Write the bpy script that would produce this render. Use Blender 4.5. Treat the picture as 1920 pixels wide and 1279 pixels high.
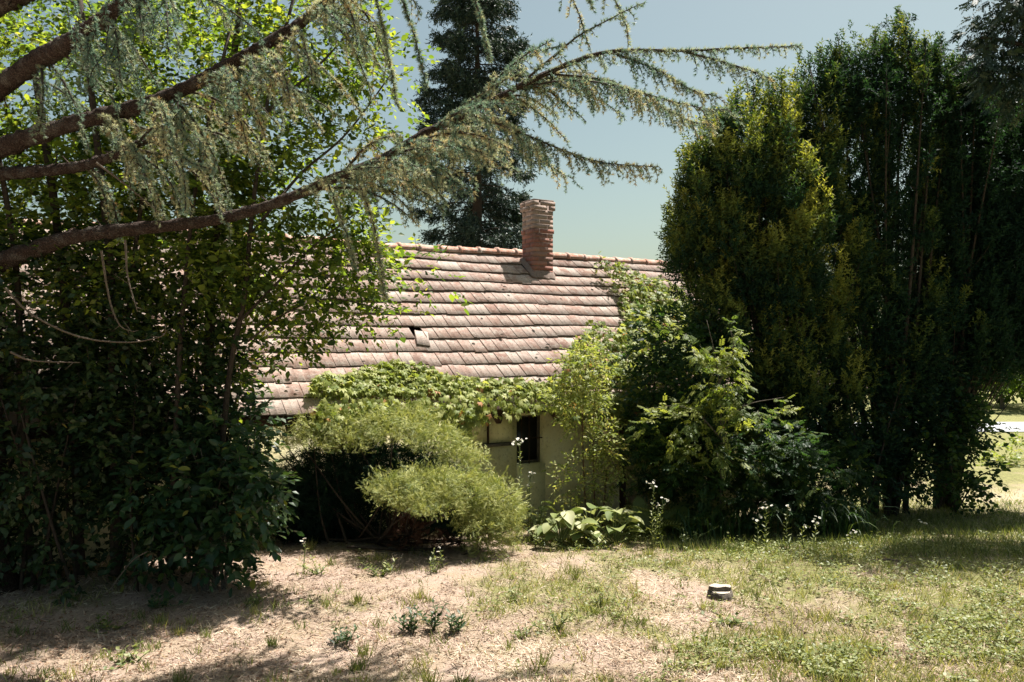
import bpy, math
import numpy as np
from mathutils import Vector, Matrix

# ------------------------------------------------------------------ camera, sky, sun, exposure
for o in list(bpy.data.objects): bpy.data.objects.remove(o)
SC = bpy.context.scene
COL = SC.collection
H = 2.2                    # camera height above the lawn
F = 1500.0                 # focal length in pixels of the 1920 px wide photograph
cam_d = bpy.data.cameras.new('camera'); cam = bpy.data.objects.new('camera', cam_d); COL.objects.link(cam)
cam_d.sensor_width = 36.0; cam_d.lens = 36.0*F/1920.0
cam_d.clip_start = 0.05; cam_d.clip_end = 2000
cam.location = (0, 0, H); cam.rotation_euler = (math.radians(90), 0, 0)
SC.camera = cam
SUN = Vector((0.29, 0.27, 0.92)).normalized()
w = bpy.data.worlds.new('World'); SC.world = w; w.use_nodes = True
nt = w.node_tree; bg = nt.nodes['Background']
sky = nt.nodes.new('ShaderNodeTexSky'); sky.sky_type = 'NISHITA'; sky.sun_disc = False
sky.sun_elevation = math.asin(SUN.z); sky.sun_rotation = math.atan2(SUN.x, SUN.y)
sky.air_density = 1.0; sky.dust_density = 3.0; sky.ozone_density = 0.5; sky.altitude = 100
tn = nt.nodes.new('ShaderNodeMixRGB'); tn.blend_type = 'MULTIPLY'; tn.inputs[0].default_value = 1; tn.inputs[2].default_value = (0.98, 1.0, 0.79, 1)
nt.links.new(sky.outputs[0], tn.inputs[1]); nt.links.new(tn.outputs[0], bg.inputs[0]); bg.inputs[1].default_value = 0.0515
sl = bpy.data.lights.new('sun', 'SUN'); sl.energy = 5.0; sl.angle = math.radians(0.53); sl.color = (1.0, 0.945, 0.875)
so = bpy.data.objects.new('sun', sl); COL.objects.link(so)
so.rotation_euler = SUN.to_track_quat('Z', 'Y').to_euler(); so.location = (20, 20, 40)
SC.view_settings.view_transform = 'Standard'; SC.view_settings.look = 'None'
SC.view_settings.exposure = 1.47; SC.view_settings.gamma = 1.0
SC.render.engine = 'CYCLES'
cy = SC.cycles
cy.max_bounces = 5; cy.diffuse_bounces = 3; cy.glossy_bounces = 2; cy.transmission_bounces = 4
cy.use_denoising = True; cy.denoiser = 'OPENIMAGEDENOISE'; cy.denoising_input_passes = 'RGB_ALBEDO_NORMAL'; cy.denoising_prefilter = 'ACCURATE'

# ------------------------------------------------------------------ helpers
R = np.random.default_rng(11)
UP = np.array([0, 0, 1.0])
A = np.array

def P(x, y, Y):
    """point at photograph pixel (x, y) and distance Y in metres"""
    return A([(x-960.0)/F*Y, Y, H-(y-639.5)/F*Y])
def smooth(a, b, v):
    t = np.clip((v-a)/(b-a), 0, 1); return t*t*(3-2*t)
def vnoise(x, y, s=1.0, seed=0):
    x = np.asarray(x, float)/s+137.0; y = np.asarray(y, float)/s+291.0
    xi = np.floor(x).astype(np.int64); yi = np.floor(y).astype(np.int64)
    fx = x-xi; fy = y-yi; fx = fx*fx*(3-2*fx); fy = fy*fy*(3-2*fy)
    def h(a, b):
        n = (a*374761393+b*668265263+seed*974711) & 0x7fffffff
        n = ((n ^ (n >> 13))*1274126177) & 0x7fffffff
        return ((n ^ (n >> 16)) & 0xffff)/65535.0
    return (h(xi, yi)*(1-fx)+h(xi+1, yi)*fx)*(1-fy)+(h(xi, yi+1)*(1-fx)+h(xi+1, yi+1)*fx)*fy
def fbm(x, y, s, seed=0):
    return (vnoise(x, y, s, seed)*0.55+vnoise(x, y, s*0.45, seed+5)*0.3+vnoise(x, y, s*0.2, seed+9)*0.15)
def gz(X, Y):
    X = np.asarray(X, float); Y = np.asarray(Y, float)
    return -0.35*smooth(7.5, 12, Y)+(fbm(X, Y, 1.6, 3)-0.5)*0.10*smooth(60, 20, Y)+(vnoise(X, Y, 0.28, 8)-0.5)*0.035*smooth(18, 10, Y)
def unit(v):
    v = np.asarray(v, float); return v/np.maximum(np.linalg.norm(v, axis=-1, keepdims=True), 1e-9)
def rv(n, s=1.0): return R.normal(0, s, (n, 3))

def link(o, parent=None):
    COL.objects.link(o)
    if parent is not None: o.parent = parent
    return o
def tag(o, label=None, cat=None, group=None, kind=None):
    if label: o['label'] = label
    if cat: o['category'] = cat
    if group: o['group'] = group
    if kind: o['kind'] = kind
    return o
def empty(name, loc, rz=0, label=None, cat=None, group=None):
    o = bpy.data.objects.new(name, None); COL.objects.link(o)
    o.empty_display_size = 0.1
    o.location = tuple(float(c) for c in loc); o.rotation_euler = (0, 0, rz)
    return tag(o, label, cat, group)
def mesh_data(name, V, T, mats, tint=None, midx=None, smooth_=False):
    me = bpy.data.meshes.new(name)
    V = np.ascontiguousarray(V, np.float32); T = np.ascontiguousarray(T, np.int32)
    k = T.shape[1]
    me.vertices.add(len(V)); me.vertices.foreach_set('co', V.ravel())
    me.loops.add(T.size); me.loops.foreach_set('vertex_index', T.ravel())
    me.polygons.add(len(T)); me.polygons.foreach_set('loop_start', np.arange(0, T.size, k, dtype=np.int32))
    me.polygons.foreach_set('loop_total', np.full(len(T), k, np.int32))
    for m in (mats if isinstance(mats, (list, tuple)) else [mats]): me.materials.append(m)
    if midx is not None: me.polygons.foreach_set('material_index', np.ascontiguousarray(midx, np.int32))
    if smooth_: me.polygons.foreach_set('use_smooth', np.ones(len(T), bool))
    if tint is not None:
        a = me.attributes.new('tint', 'FLOAT', 'POINT'); a.data.foreach_set('value', np.ascontiguousarray(tint, np.float32))
    me.update(calc_edges=True)
    return me
def mk(name, V, T, mat, parent=None, org=None, tint=None, smooth_=False, kind=None):
    V = np.asarray(V, float)
    if org is None and parent is not None:
        p = parent
        org = A(p.location) if p.parent is None else A(p.location)+A(p.parent.location)
    if org is not None: V = V-A(org)
    o = bpy.data.objects.new(name, mesh_data(name, V, T, mat, tint, None, smooth_))
    link(o, parent)
    if kind: o['kind'] = kind
    return o

class Buf:
    """collects triangles of one part"""
    def __init__(s): s.V = []; s.T = []; s.t = []; s.n = 0
    def add(s, V, T, tint=0.5):
        V = np.asarray(V, float); T = np.asarray(T, int)
        s.V.append(V); s.T.append(T+s.n); s.n += len(V)
        s.t.append(np.full(len(V), tint, float) if np.isscalar(tint) else np.asarray(tint, float))
    def tube(s, pts, rad, sides=6, tint=0.5, cap=True, rough=0.0):
        pts = np.asarray(pts, float); n = len(pts)
        rad = np.full(n, rad, float) if np.isscalar(rad) else np.asarray(rad, float)
        tg = unit(np.gradient(pts, axis=0))
        ref = A([0.0, 0.0, 1.0]) if abs(tg[:, 2]).mean() < 0.8 else A([1.0, 0.0, 0.0])
        a = unit(np.cross(tg, ref)); b = np.cross(tg, a)
        th = np.arange(sides)*2*np.pi/sides
        rr = rad[:, None]*(1+(R.normal(0, rough, (n, sides)) if rough else 0))
        V = pts[:, None, :]+rr[:, :, None]*(np.cos(th)[None, :, None]*a[:, None, :]+np.sin(th)[None, :, None]*b[:, None, :])
        V = V.reshape(-1, 3); i = np.arange(n-1)[:, None]*sides; j = np.arange(sides)[None, :]; j2 = (j+1) % sides
        q = np.stack([i+j, i+j2, i+sides+j2, i+sides+j], -1).reshape(-1, 4)
        T = np.concatenate([q[:, [0, 1, 2]], q[:, [0, 2, 3]]])
        if cap:
            V = np.concatenate([V, pts[-1:]]); e = (n-1)*sides
            T = np.concatenate([T, np.stack([e+np.arange(sides), e+(np.arange(sides)+1) % sides, np.full(sides, len(V)-1)], -1)])
        s.add(V, T, tint)
    def inst(s, tpl, pos, d, nrm, L, W, tint):
        """copies of a small template: x across, y along d, z along nrm"""
        TV, TF = tpl; N = len(pos)
        if N == 0: return
        d = unit(d); x = unit(np.cross(d, nrm)); z = np.cross(x, d)
        L = np.broadcast_to(np.asarray(L, float), (N,)); W = np.broadcast_to(np.asarray(W, float), (N,))
        V = pos[:, None, :]+TV[None, :, 0:1]*(x*W[:, None])[:, None, :]+TV[None, :, 1:2]*(d*L[:, None])[:, None, :]+TV[None, :, 2:3]*(z*W[:, None])[:, None, :]
        k = len(TV)
        T = (TF[None]+(np.arange(N)*k)[:, None, None]).reshape(-1, 3)
        s.add(V.reshape(-1, 3), T, np.repeat(np.broadcast_to(np.asarray(tint, float), (N,)), k))
    def box(s, c, size, tint=0.5, M=None):
        c = A(c, float) if not isinstance(c, np.ndarray) else c
        h = A(size)/2.0
        V = A([[x, y, z] for x in (-1, 1) for y in (-1, 1) for z in (-1, 1)], float)*h
        if M is not None: V = V@A(M).T
        T = A([[0,1,3],[0,3,2],[4,6,7],[4,7,5],[0,4,5],[0,5,1],[2,3,7],[2,7,6],[0,2,6],[0,6,4],[1,5,7],[1,7,3]])
        s.add(V+c, T, tint)
    def build(s, name, mat, parent=None, org=None, smooth_=False, kind=None):
        return mk(name, np.concatenate(s.V), np.concatenate(s.T), mat, parent, org, np.concatenate(s.t), smooth_, kind)

def curve(pts, n=24):
    """smooth path through the points"""
    p = np.asarray(pts, float); k = len(p)
    if k == 2: return p[0]+(p[1]-p[0])*np.linspace(0, 1, n)[:, None]
    q = np.concatenate([[2*p[0]-p[1]], p, [2*p[-1]-p[-2]]])
    out = []
    for t in np.linspace(0, k-1-1e-6, n):
        i = int(t); f = t-i; a, b, c, d = q[i], q[i+1], q[i+2], q[i+3]
        out.append(0.5*((2*b)+(c-a)*f+(2*a-5*b+4*c-d)*f*f+(3*b-a-3*c+d)*f**3))
    return A(out)

# templates -----------------------------------------------------------------
LEAF = (A([[0,0,0],[-.5,.42,.10],[0,.45,-.05],[.5,.42,.10],[0,1,-.12]]), A([[0,2,1],[0,3,2],[1,2,4],[2,3,4]]))
LEAFW = (A([[0,0,0],[-.36,.18,.06],[-.5,.48,.10],[-.3,.8,.02],[0,.5,-.06],[.36,.18,.06],[.5,.48,.10],[.3,.8,.02],[0,1.0,-.14]]),
         A([[0,4,1],[1,4,2],[2,4,3],[3,4,8],[0,5,4],[5,6,4],[6,7,4],[7,8,4]]))
DIAM = (A([[0,0,0],[-.5,.45,.06],[.5,.45,.06],[0,1,-.05]]), A([[0,2,1],[1,2,3]]))
NEED = (A([[-.5,0,0],[.5,0,0],[0,1,0]]), A([[0,1,2]]))
BLADE = (A([[-.5,0,0],[.5,0,0],[-.4,.5,.0],[.4,.5,.0],[0,1,0]]), A([[0,1,3],[0,3,2],[2,3,4]]))
def brush(n, spread, nl, nw):
    V = []; T = []
    for i in range(n):
        t = 0.05+0.85*i/max(n-1, 1); a = i*2.4
        x, z = math.cos(a), math.sin(a)
        sx, sz = -z*nw, x*nw
        tip = [x*spread*nl, t+0.12*nl+0.1, z*spread*nl]
        V += [[sx, t-nw*.4, sz], [-sx, t+nw*.4, -sz], tip]; T.append([3*i, 3*i+1, 3*i+2])
    return A(V, float), A(T)
BRUSH = brush(9, 1.0, 1.0, 0.17)
def feather(n=5):
    V = []; T = []
    def strip(a, b, wd):
        a = A(a, float); b = A(b, float); d = unit(b-a); s = A([d[1], -d[0], 0])*wd
        k = len(V); V.extend([a-s, a+s, b]); T.append([k, k+1, k+2])
    strip([0,0,0], [0,1,0], .07)
    for i in range(n):
        t = .12+.7*i/n; l = .55*(1-.5*t)
        strip([0,t,0], [l*.8,t+l*.55,.1], .07); strip([0,t+.05,0], [-l*.8,t+.05+l*.55,-.08], .07)
    return A(V), A(T)
FEATHER = feather()
def fine(n=6):
    V = []; T = []
    def strip(a, b, wd):
        a = A(a, float); b = A(b, float); d = unit(b-a); s = A([d[1], -d[0], 0])*wd
        k = len(V); V.extend([a-s, a+s, b]); T.append([k, k+1, k+2])
    strip([0,0,0], [0,1,0], .035)
    for i in range(n):
        t = .08+.8*i/n; l = .42*(1-.55*t)
        strip([0,t,0], [l*.6,t+l*.75,.12], .04); strip([0,t+.06,0], [-l*.6,t+.06+l*.75,-.1], .04)
    return A(V), A(T)
FINE = fine(3)
def creeper_leaf():
    V = []; T = []
    for a, l in ((-1.25,.6),(-.6,.85),(0,1.0),(.6,.85),(1.25,.6)):
        d = A([math.sin(a), math.cos(a)]); s = A([d[1], -d[0]])*.17
        k = len(V)
        m = d*l*.5
        V += [[0,.0,0], [m[0]-s[0], m[1]-s[1], .05], [m[0]+s[0], m[1]+s[1], .05], [d[0]*l, d[1]*l, -.16]]
        T += [[k,k+2,k+1],[k+1,k+2,k+3]]
    return A(V, float), A(T)
CREEP = creeper_leaf()
def pinnate(n=4):
    V = []; T = []
    def leaflet(o, d, l, wd):
        d = unit(A([d[0], d[1], 0.0])); s = A([d[1], -d[0], 0])*wd; o = A(o, float); k = len(V)
        V.extend([o, o+d*l*.45-s+A([0,0,.03]), o+d*l*.45+s+A([0,0,.03]), o+d*l+A([0,0,-.08])]); T.extend([[k,k+2,k+1],[k+1,k+2,k+3]])
    for i in range(n):
        t = .2+.6*i/n; leaflet([0,t,0], [1,.5], .34, .085); leaflet([0,t+.02,0], [-1,.5], .34, .085)
    leaflet([0,.82,0], [0,1], .36, .09)
    k = len(V); V.extend([A([-.012,0,0]), A([.012,0,0]), A([0,.9,0])]); T.append([k,k+1,k+2])
    return A(V), A(T)
PINN = pinnate()

# materials -----------------------------------------------------------------
def newmat(name):
    m = bpy.data.materials.new(name); m.use_nodes = True
    nt = m.node_tree; b = nt.nodes['Principled BSDF']
    return m, nt, b
def N(nt, t, **kw):
    n = nt.nodes.new(t)
    for k, v in kw.items():
        if hasattr(n, k): setattr(n, k, v)
        else: n.inputs[k].default_value = v
    return n
def ramp(nt, fac, stops):
    r = nt.nodes.new('ShaderNodeValToRGB'); e = r.color_ramp.elements
    while len(e) < len(stops): e.new(0.5)
    for el, (p, c) in zip(e, stops): el.position = p; el.color = (*c, 1)
    nt.links.new(fac, r.inputs[0]); return r.outputs[0]
def leafmat(name, stops, trans=0.35, tcol=(1.5, 1.6, 0.7), rough=0.5, spec=0.35):
    m, nt, b = newmat(name); L = nt.links
    at = N(nt, 'ShaderNodeAttribute', attribute_name='tint')
    c = ramp(nt, at.outputs['Fac'], stops)
    L.new(c, b.inputs['Base Color']); b.inputs['Roughness'].default_value = rough
    b.inputs['Specular IOR Level'].default_value = spec
    if trans > 0:
        mu = N(nt, 'ShaderNodeMixRGB', blend_type='MULTIPLY'); mu.inputs[0].default_value = 1; mu.inputs[2].default_value = (*tcol, 1)
        L.new(c, mu.inputs[1])
        tr = N(nt, 'ShaderNodeBsdfTranslucent'); L.new(mu.outputs[0], tr.inputs[0])
        mx = N(nt, 'ShaderNodeMixShader'); mx.inputs[0].default_value = trans
        L.new(b.outputs[0], mx.inputs[1]); L.new(tr.outputs[0], mx.inputs[2])
        L.new(mx.outputs[0], nt.nodes['Material Output'].inputs[0])
    return m
def woodmat(name, c1, c2, scale=30, rough=0.9, bump=0.6):
    m, nt, b = newmat(name); L = nt.links
    tc = N(nt, 'ShaderNodeTexCoord'); n1 = N(nt, 'ShaderNodeTexNoise'); n1.inputs['Scale'].default_value = scale; n1.inputs['Detail'].default_value = 8; n1.inputs['Roughness'].default_value = .7
    L.new(tc.outputs['Object'], n1.inputs['Vector'])
    L.new(ramp(nt, n1.outputs[0], [(.3, c1), (.7, c2)]), b.inputs['Base Color'])
    b.inputs['Roughness'].default_value = rough; b.inputs['Specular IOR Level'].default_value = .2
    bp = N(nt, 'ShaderNodeBump'); bp.inputs['Strength'].default_value = bump; bp.inputs['Distance'].default_value = .02
    L.new(n1.outputs[0], bp.inputs['Height']); L.new(bp.outputs[0], b.inputs['Normal'])
    return m
M = {}
def barkmat(name):
    m, nt, b = newmat(name); L = nt.links; tc = N(nt, 'ShaderNodeTexCoord')
    def nz(sc, d, r):
        n = N(nt, 'ShaderNodeTexNoise'); n.inputs['Scale'].default_value = sc; n.inputs['Detail'].default_value = d; n.inputs['Roughness'].default_value = r; L.new(tc.outputs['Object'], n.inputs['Vector']); return n.outputs[0]
    vo = N(nt, 'ShaderNodeTexVoronoi'); vo.feature = 'DISTANCE_TO_EDGE'; vo.inputs['Scale'].default_value = 42; L.new(tc.outputs['Object'], vo.inputs['Vector'])
    nA, nB = nz(9, 6, .6), nz(70, 8, .7)
    c1 = ramp(nt, nB, [(.3,(.022,.014,.011)),(.55,(.065,.045,.036)),(.75,(.14,.10,.083))])
    mx = N(nt, 'ShaderNodeMixRGB'); L.new(ramp(nt, nA, [(.5,(0,0,0)),(.68,(.7,.7,.7))]), mx.inputs[0]); L.new(c1, mx.inputs[1]); mx.inputs[2].default_value = (.15,.138,.12,1)
    mu = N(nt, 'ShaderNodeMixRGB', blend_type='MULTIPLY'); mu.inputs[0].default_value = .8; L.new(mx.outputs[0], mu.inputs[1]); L.new(ramp(nt, vo.outputs[0], [(0,(.25,.2,.18)),(.12,(1,1,1))]), mu.inputs[2])
    L.new(mu.outputs[0], b.inputs['Base Color']); b.inputs['Roughness'].default_value = .95; b.inputs['Specular IOR Level'].default_value = .15
    ad = N(nt, 'ShaderNodeMath', operation='MULTIPLY_ADD'); L.new(vo.outputs[0], ad.inputs[0]); ad.inputs[1].default_value = 1.5; L.new(nB, ad.inputs[2])
    bp = N(nt, 'ShaderNodeBump'); bp.inputs['Strength'].default_value = 1; bp.inputs['Distance'].default_value = .02; L.new(ad.outputs[0], bp.inputs['Height']); L.new(bp.outputs[0], b.inputs['Normal'])
    return m
M['bark_cedar'] = barkmat('cedar bark')
M['bark_dark'] = woodmat('dark bark', (.02,.015,.012), (.075,.058,.045), 40)
M['bark_grey'] = woodmat('grey bark', (.05,.042,.034), (.16,.135,.11), 40)
M['twig_brown'] = woodmat('dead twigs', (.06,.028,.02), (.15,.075,.05), 60)
M['twig_pale'] = woodmat('pale dry twig', (.07,.055,.042), (.17,.135,.105), 60)
M['stem_green'] = woodmat('green stem', (.08,.11,.035), (.15,.18,.07), 30)
M['cedar'] = leafmat('cedar needles', [(0,(.09,.17,.14)),(.35,(.22,.29,.22)),(.7,(.46,.45,.29)),(1,(.38,.23,.10))], .35, (1.2,1.2,.9), .55)
M['broad'] = leafmat('broad leaves', [(0,(.022,.042,.012)),(.5,(.085,.13,.028)),(.9,(.18,.21,.045)),(1,(.30,.27,.06))], .5, (2.4,2.4,.8), .5, .25)
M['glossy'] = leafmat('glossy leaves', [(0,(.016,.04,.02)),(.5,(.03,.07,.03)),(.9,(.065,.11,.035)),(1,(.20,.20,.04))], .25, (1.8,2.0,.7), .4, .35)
M['juniper'] = leafmat('juniper foliage', [(0,(.08,.115,.03)),(.5,(.26,.285,.08)),(1,(.47,.46,.18))], .3, (1.3,1.3,.8), .6)
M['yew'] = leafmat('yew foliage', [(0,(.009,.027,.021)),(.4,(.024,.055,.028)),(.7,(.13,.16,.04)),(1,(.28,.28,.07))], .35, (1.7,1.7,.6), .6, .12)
M['spruce'] = leafmat('spruce foliage', [(0,(.012,.03,.022)),(.6,(.03,.055,.032)),(1,(.075,.085,.035))], .12, (1.4,1.4,.8), .55)
M['creeper'] = leafmat('creeper leaves', [(0,(.06,.10,.03)),(.5,(.21,.25,.07)),(.93,(.36,.37,.14)),(1,(.40,.20,.09))], .42, (1.5,1.5,.7), .5, .2)
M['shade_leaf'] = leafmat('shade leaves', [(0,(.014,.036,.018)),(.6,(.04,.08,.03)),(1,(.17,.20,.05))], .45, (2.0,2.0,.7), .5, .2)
M['weed'] = leafmat('weed leaves', [(0,(.04,.065,.02)),(.5,(.13,.16,.045)),(1,(.27,.28,.11))], .35, (1.6,1.6,.7), .5)
M['hosta'] = leafmat('large soft leaves', [(0,(.10,.14,.045)),(.6,(.22,.25,.09)),(1,(.46,.46,.28))], .35, (1.2,1.2,.7), .6, .15)
M['grass'] = leafmat('grass blades', [(0,(.08,.11,.03)),(.5,(.20,.22,.07)),(1,(.42,.37,.17))], .35, (1.4,1.4,.7), .55)
M['straw'] = leafmat('dry straw', [(0,(.14,.095,.068)),(.35,(.35,.265,.20)),(.7,(.50,.405,.305)),(1,(.61,.525,.40))], .2, (1.1,1.0,.8), .7, .2)
M['litter'] = leafmat('leaf litter', [(0,(.10,.055,.035)),(.6,(.22,.13,.08)),(1,(.40,.29,.2))], .15, (1.1,1,.8), .8, .2)
M['petal'] = leafmat('petals', [(0,(.62,.61,.56)),(1,(.70,.69,.64))], .3, (1,1,1), .6)
M['hedge'] = leafmat('hedge leaves', [(0,(.08,.12,.03)),(.5,(.16,.21,.045)),(1,(.28,.30,.07))], .4, (1.6,1.6,.6), .5)
M['thicket'] = leafmat('thicket leaves', [(0,(.014,.03,.013)),(.5,(.028,.055,.02)),(.95,(.055,.085,.025)),(1,(.22,.20,.05))], .2, (1.8,2.0,.7), .45, .3)  # darkened to put shade into the left thicket; dark weeds use it too
M['ash'] = leafmat('ash leaves', [(0,(.03,.06,.02)),(.5,(.10,.14,.035)),(1,(.24,.26,.07))], .45, (1.7,1.7,.7), .5, .2)

# ------------------------------------------------------------------ ground
def green_cover(X, Y):
    g = fbm(X, Y, .7, 21)*.8+.2*vnoise(X, Y, .09, 4)
    g = g+.05+0.22*smooth(0.6, 3.4, X)*smooth(9.8, 8.0, Y)+0.16*smooth(7.8, 9.2, Y)*smooth(-1.0, 0.6, X)-0.18*smooth(1.0, -1.5, X)+0.25*smooth(13, 17, Y)
    return np.clip((g-0.44)/0.28, 0, 1)
def ground_sheet():
    xs = np.concatenate([np.linspace(-400, -12, 24)[:-1], np.linspace(-12, 14, 220), np.linspace(14, 400, 24)[1:]])
    ys = np.concatenate([np.linspace(-60, 2, 16)[:-1], np.linspace(2, 16, 140), np.linspace(16, 60, 60)[1:], np.linspace(60, 900, 20)[1:]])
    X, Y = np.meshgrid(xs, ys); Z = gz(X, Y)
    V = np.stack([X, Y, Z], -1).reshape(-1, 3); nx = len(xs)
    i = (np.arange(len(ys)-1)[:, None]*nx+np.arange(nx-1)[None]).ravel()
    Q = np.stack([i, i+1, i+nx+1, i+nx], -1)
    me = mesh_data('ground', V, Q, M['ground'], green_cover(X, Y).ravel(), None, True)
    o = bpy.data.objects.new('ground', me); COL.objects.link(o); o['kind'] = 'structure'
    # bare trodden earth at the right hand edge
    bare = np.exp(-(((X-8.6)/1.7)**2+((Y-12.6)/0.9)**2))
    a = me.attributes.new('bare', 'FLOAT', 'POINT'); a.data.foreach_set('value', bare.ravel().astype(np.float32))
    return o
m, nt, b = newmat('dry lawn'); L = nt.links
tc = N(nt, 'ShaderNodeTexCoord')
def noise(nt, tc, s, d=6, r=.6):
    n = N(nt, 'ShaderNodeTexNoise'); n.inputs['Scale'].default_value = s; n.inputs['Detail'].default_value = d; n.inputs['Roughness'].default_value = r
    nt.links.new(tc.outputs['Object'], n.inputs['Vector']); return n.outputs[0]
n1 = noise(nt, tc, 60, 8, .75); n2 = noise(nt, tc, 2.2, 5); n3 = noise(nt, tc, 14, 6, .7)
dry = ramp(nt, n1, [(.25,(.15,.10,.075)),(.45,(.33,.24,.195)),(.6,(.43,.335,.275)),(.8,(.53,.44,.36))])
dry2 = ramp(nt, n1, [(.25,(.14,.095,.065)),(.5,(.36,.275,.20)),(.8,(.50,.40,.295))])
mx = N(nt, 'ShaderNodeMixRGB'); L.new(ramp(nt, n2, [(.4,(0,0,0)),(.62,(1,1,1))]), mx.inputs[0]); L.new(dry, mx.inputs[1]); L.new(dry2, mx.inputs[2])
grn = ramp(nt, n3, [(.3,(.10,.10,.04)),(.55,(.20,.20,.08)),(.75,(.36,.30,.16))])
at = N(nt, 'ShaderNodeAttribute', attribute_name='tint')
ma = N(nt, 'ShaderNodeMath', operation='MULTIPLY_ADD'); L.new(n3, ma.inputs[0]); ma.inputs[1].default_value = 0.9; ma.inputs[2].default_value = -.45
ma2 = N(nt, 'ShaderNodeMath', operation='ADD', use_clamp=True); L.new(ma.outputs[0], ma2.inputs[0]); L.new(at.outputs['Fac'], ma2.inputs[1])
mg = N(nt, 'ShaderNodeMixRGB'); L.new(ma2.outputs[0], mg.inputs[0]); L.new(mx.outputs[0], mg.inputs[1]); L.new(grn, mg.inputs[2])
ab = N(nt, 'ShaderNodeAttribute', attribute_name='bare')
mb = N(nt, 'ShaderNodeMixRGB'); L.new(ab.outputs['Fac'], mb.inputs[0]); L.new(mg.outputs[0], mb.inputs[1]); mb.inputs[2].default_value = (.42,.35,.25,1)
L.new(mb.outputs[0], b.inputs['Base Color']); b.inputs['Roughness'].default_value = .95; b.inputs['Specular IOR Level'].default_value = .1
bp = N(nt, 'ShaderNodeBump'); bp.inputs['Strength'].default_value = .9; bp.inputs['Distance'].default_value = .03
L.new(n1, bp.inputs['Height']); L.new(bp.outputs[0], b.inputs['Normal'])
M['ground'] = m
ground = ground_sheet()

m, nt, b = newmat('worn asphalt'); tc = N(nt, 'ShaderNodeTexCoord')
nt.links.new(ramp(nt, noise(nt, tc, 3, 8), [(.3,(.20,.21,.22)),(.7,(.30,.31,.32))]), b.inputs['Base Color']); b.inputs['Roughness'].default_value = .9
M['asphalt'] = m
# the road beyond the trees on the right: a strip along X laid on the ground
xs = np.linspace(-40, 60, 60)
V = []
for X in xs:
    yc = 23.4+0.02*X
    for dy in (-1.25, 1.25): V.append([X, yc+dy, float(gz(X, yc+dy))+0.03])
V = A(V); i = np.arange(len(xs)-1)*2
road = mk('road', V, np.stack([i, i+2, i+3, i+1], -1), M['asphalt']); road['kind'] = 'structure'

# ------------------------------------------------------------------ house
HA = math.radians(30); HX, HY = -0.63, 13.5
ca, sa = math.cos(HA), math.sin(HA)
def hw(x, y, z): return A([HX+ca*x-sa*y, HY+sa*x+ca*y, z])       # house frame to world
def pix(p): return (960+F*p[0]/p[1], 639.5-F*(p[2]-H)/p[1])
RZ, EZ, EY = H+1.51, H-0.80, 3.1                                    # ridge height, eave height, half span
X0, X1 = -8.6, 6.2
house = empty('old_house', (HX, HY, 0), HA, 'low abandoned yellow farmhouse with mossy red tiled roof and brick chimney', 'house')
O0 = (0, 0, 0)
def hpart(buf, name, mat, parent=None, smooth_=False, kind=None):
    return buf.build(name, mat, parent or house, O0, smooth_, kind)
# plaster
m, nt, b = newmat('ochre plaster'); L = nt.links; tc = N(nt, 'ShaderNodeTexCoord')
na = noise(nt, tc, 2.5, 8, .65); nb = noise(nt, tc, 22, 8, .7)
c1 = ramp(nt, na, [(.3,(.58,.50,.26)),(.5,(.78,.71,.42)),(.7,(.82,.77,.54))])
c2 = ramp(nt, nb, [(.30,(.45,.42,.34)),(.45,(1,1,1))])
mu = N(nt, 'ShaderNodeMixRGB', blend_type='MULTIPLY'); mu.inputs[0].default_value = .8; L.new(c1, mu.inputs[1]); L.new(c2, mu.inputs[2])
L.new(mu.outputs[0], b.inputs['Base Color']); b.inputs['Roughness'].default_value = .95
bp = N(nt, 'ShaderNodeBump'); bp.inputs['Strength'].default_value = .6; bp.inputs['Distance'].default_value = .02; L.new(nb, bp.inputs['Height']); L.new(bp.outputs[0], b.inputs['Normal'])
M['plaster'] = m
M['old_wood'] = woodmat('weathered wood', (.05,.042,.035), (.17,.145,.12), 25)
M['dark_wood'] = woodmat('dark painted wood', (.03,.018,.014), (.08,.045,.035), 25)
WY = -2.6                                                            # front wall face
b_ = Buf()
def wbox(x0, x1, y0, y1, z0, z1, buf): buf.box(A([(x0+x1)/2, (y0+y1)/2, (z0+z1)/2]), (x1-x0, y1-y0, z1-z0))
GZ = -0.6
wx0, wx1, wz0, wz1 = -0.70, -0.24, 0.50, 1.18
T_ = WY+0.4
wbox(X0+.3, wx0, WY, T_, GZ, 1.62, b_); wbox(wx1, 1.05, WY, T_, GZ, 1.62, b_)
wbox(wx0, wx1, WY, T_, GZ, wz0, b_); wbox(wx0, wx1, WY, T_, wz1, 1.62, b_)
wbox(1.05-.35, 1.05, T_, -1.5, GZ, 1.7, b_)                         # return wall of the porch
wbox(1.05, X1-.3, -1.5, -1.15, GZ, 2.3, b_)                        # wall behind the porch
wbox(X0+.3, X1-.3, 2.2, 2.6, GZ, 1.7, b_)                          # back wall
for xg in (X0+.3, X1-.65): wbox(xg, xg+.35, T_ if xg < 0 else -1.15, 2.2, GZ, 1.7, b_)
for xg in (X0+.3, X1-.65):                                           # gable triangles
    V = A([[xg, -2.6, 1.62], [xg, 2.6, 1.62], [xg, 0, RZ-.12], [xg+.3, -2.6, 1.62], [xg+.3, 2.6, 1.62], [xg+.3, 0, RZ-.12]])
    b_.add(V, A([[0,2,1],[3,4,5],[0,3,5],[0,5,2],[1,2,5],[1,5,4],[0,1,4],[0,4,3]]))
wall = hpart(b_, 'wall', M['plaster'])
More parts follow.
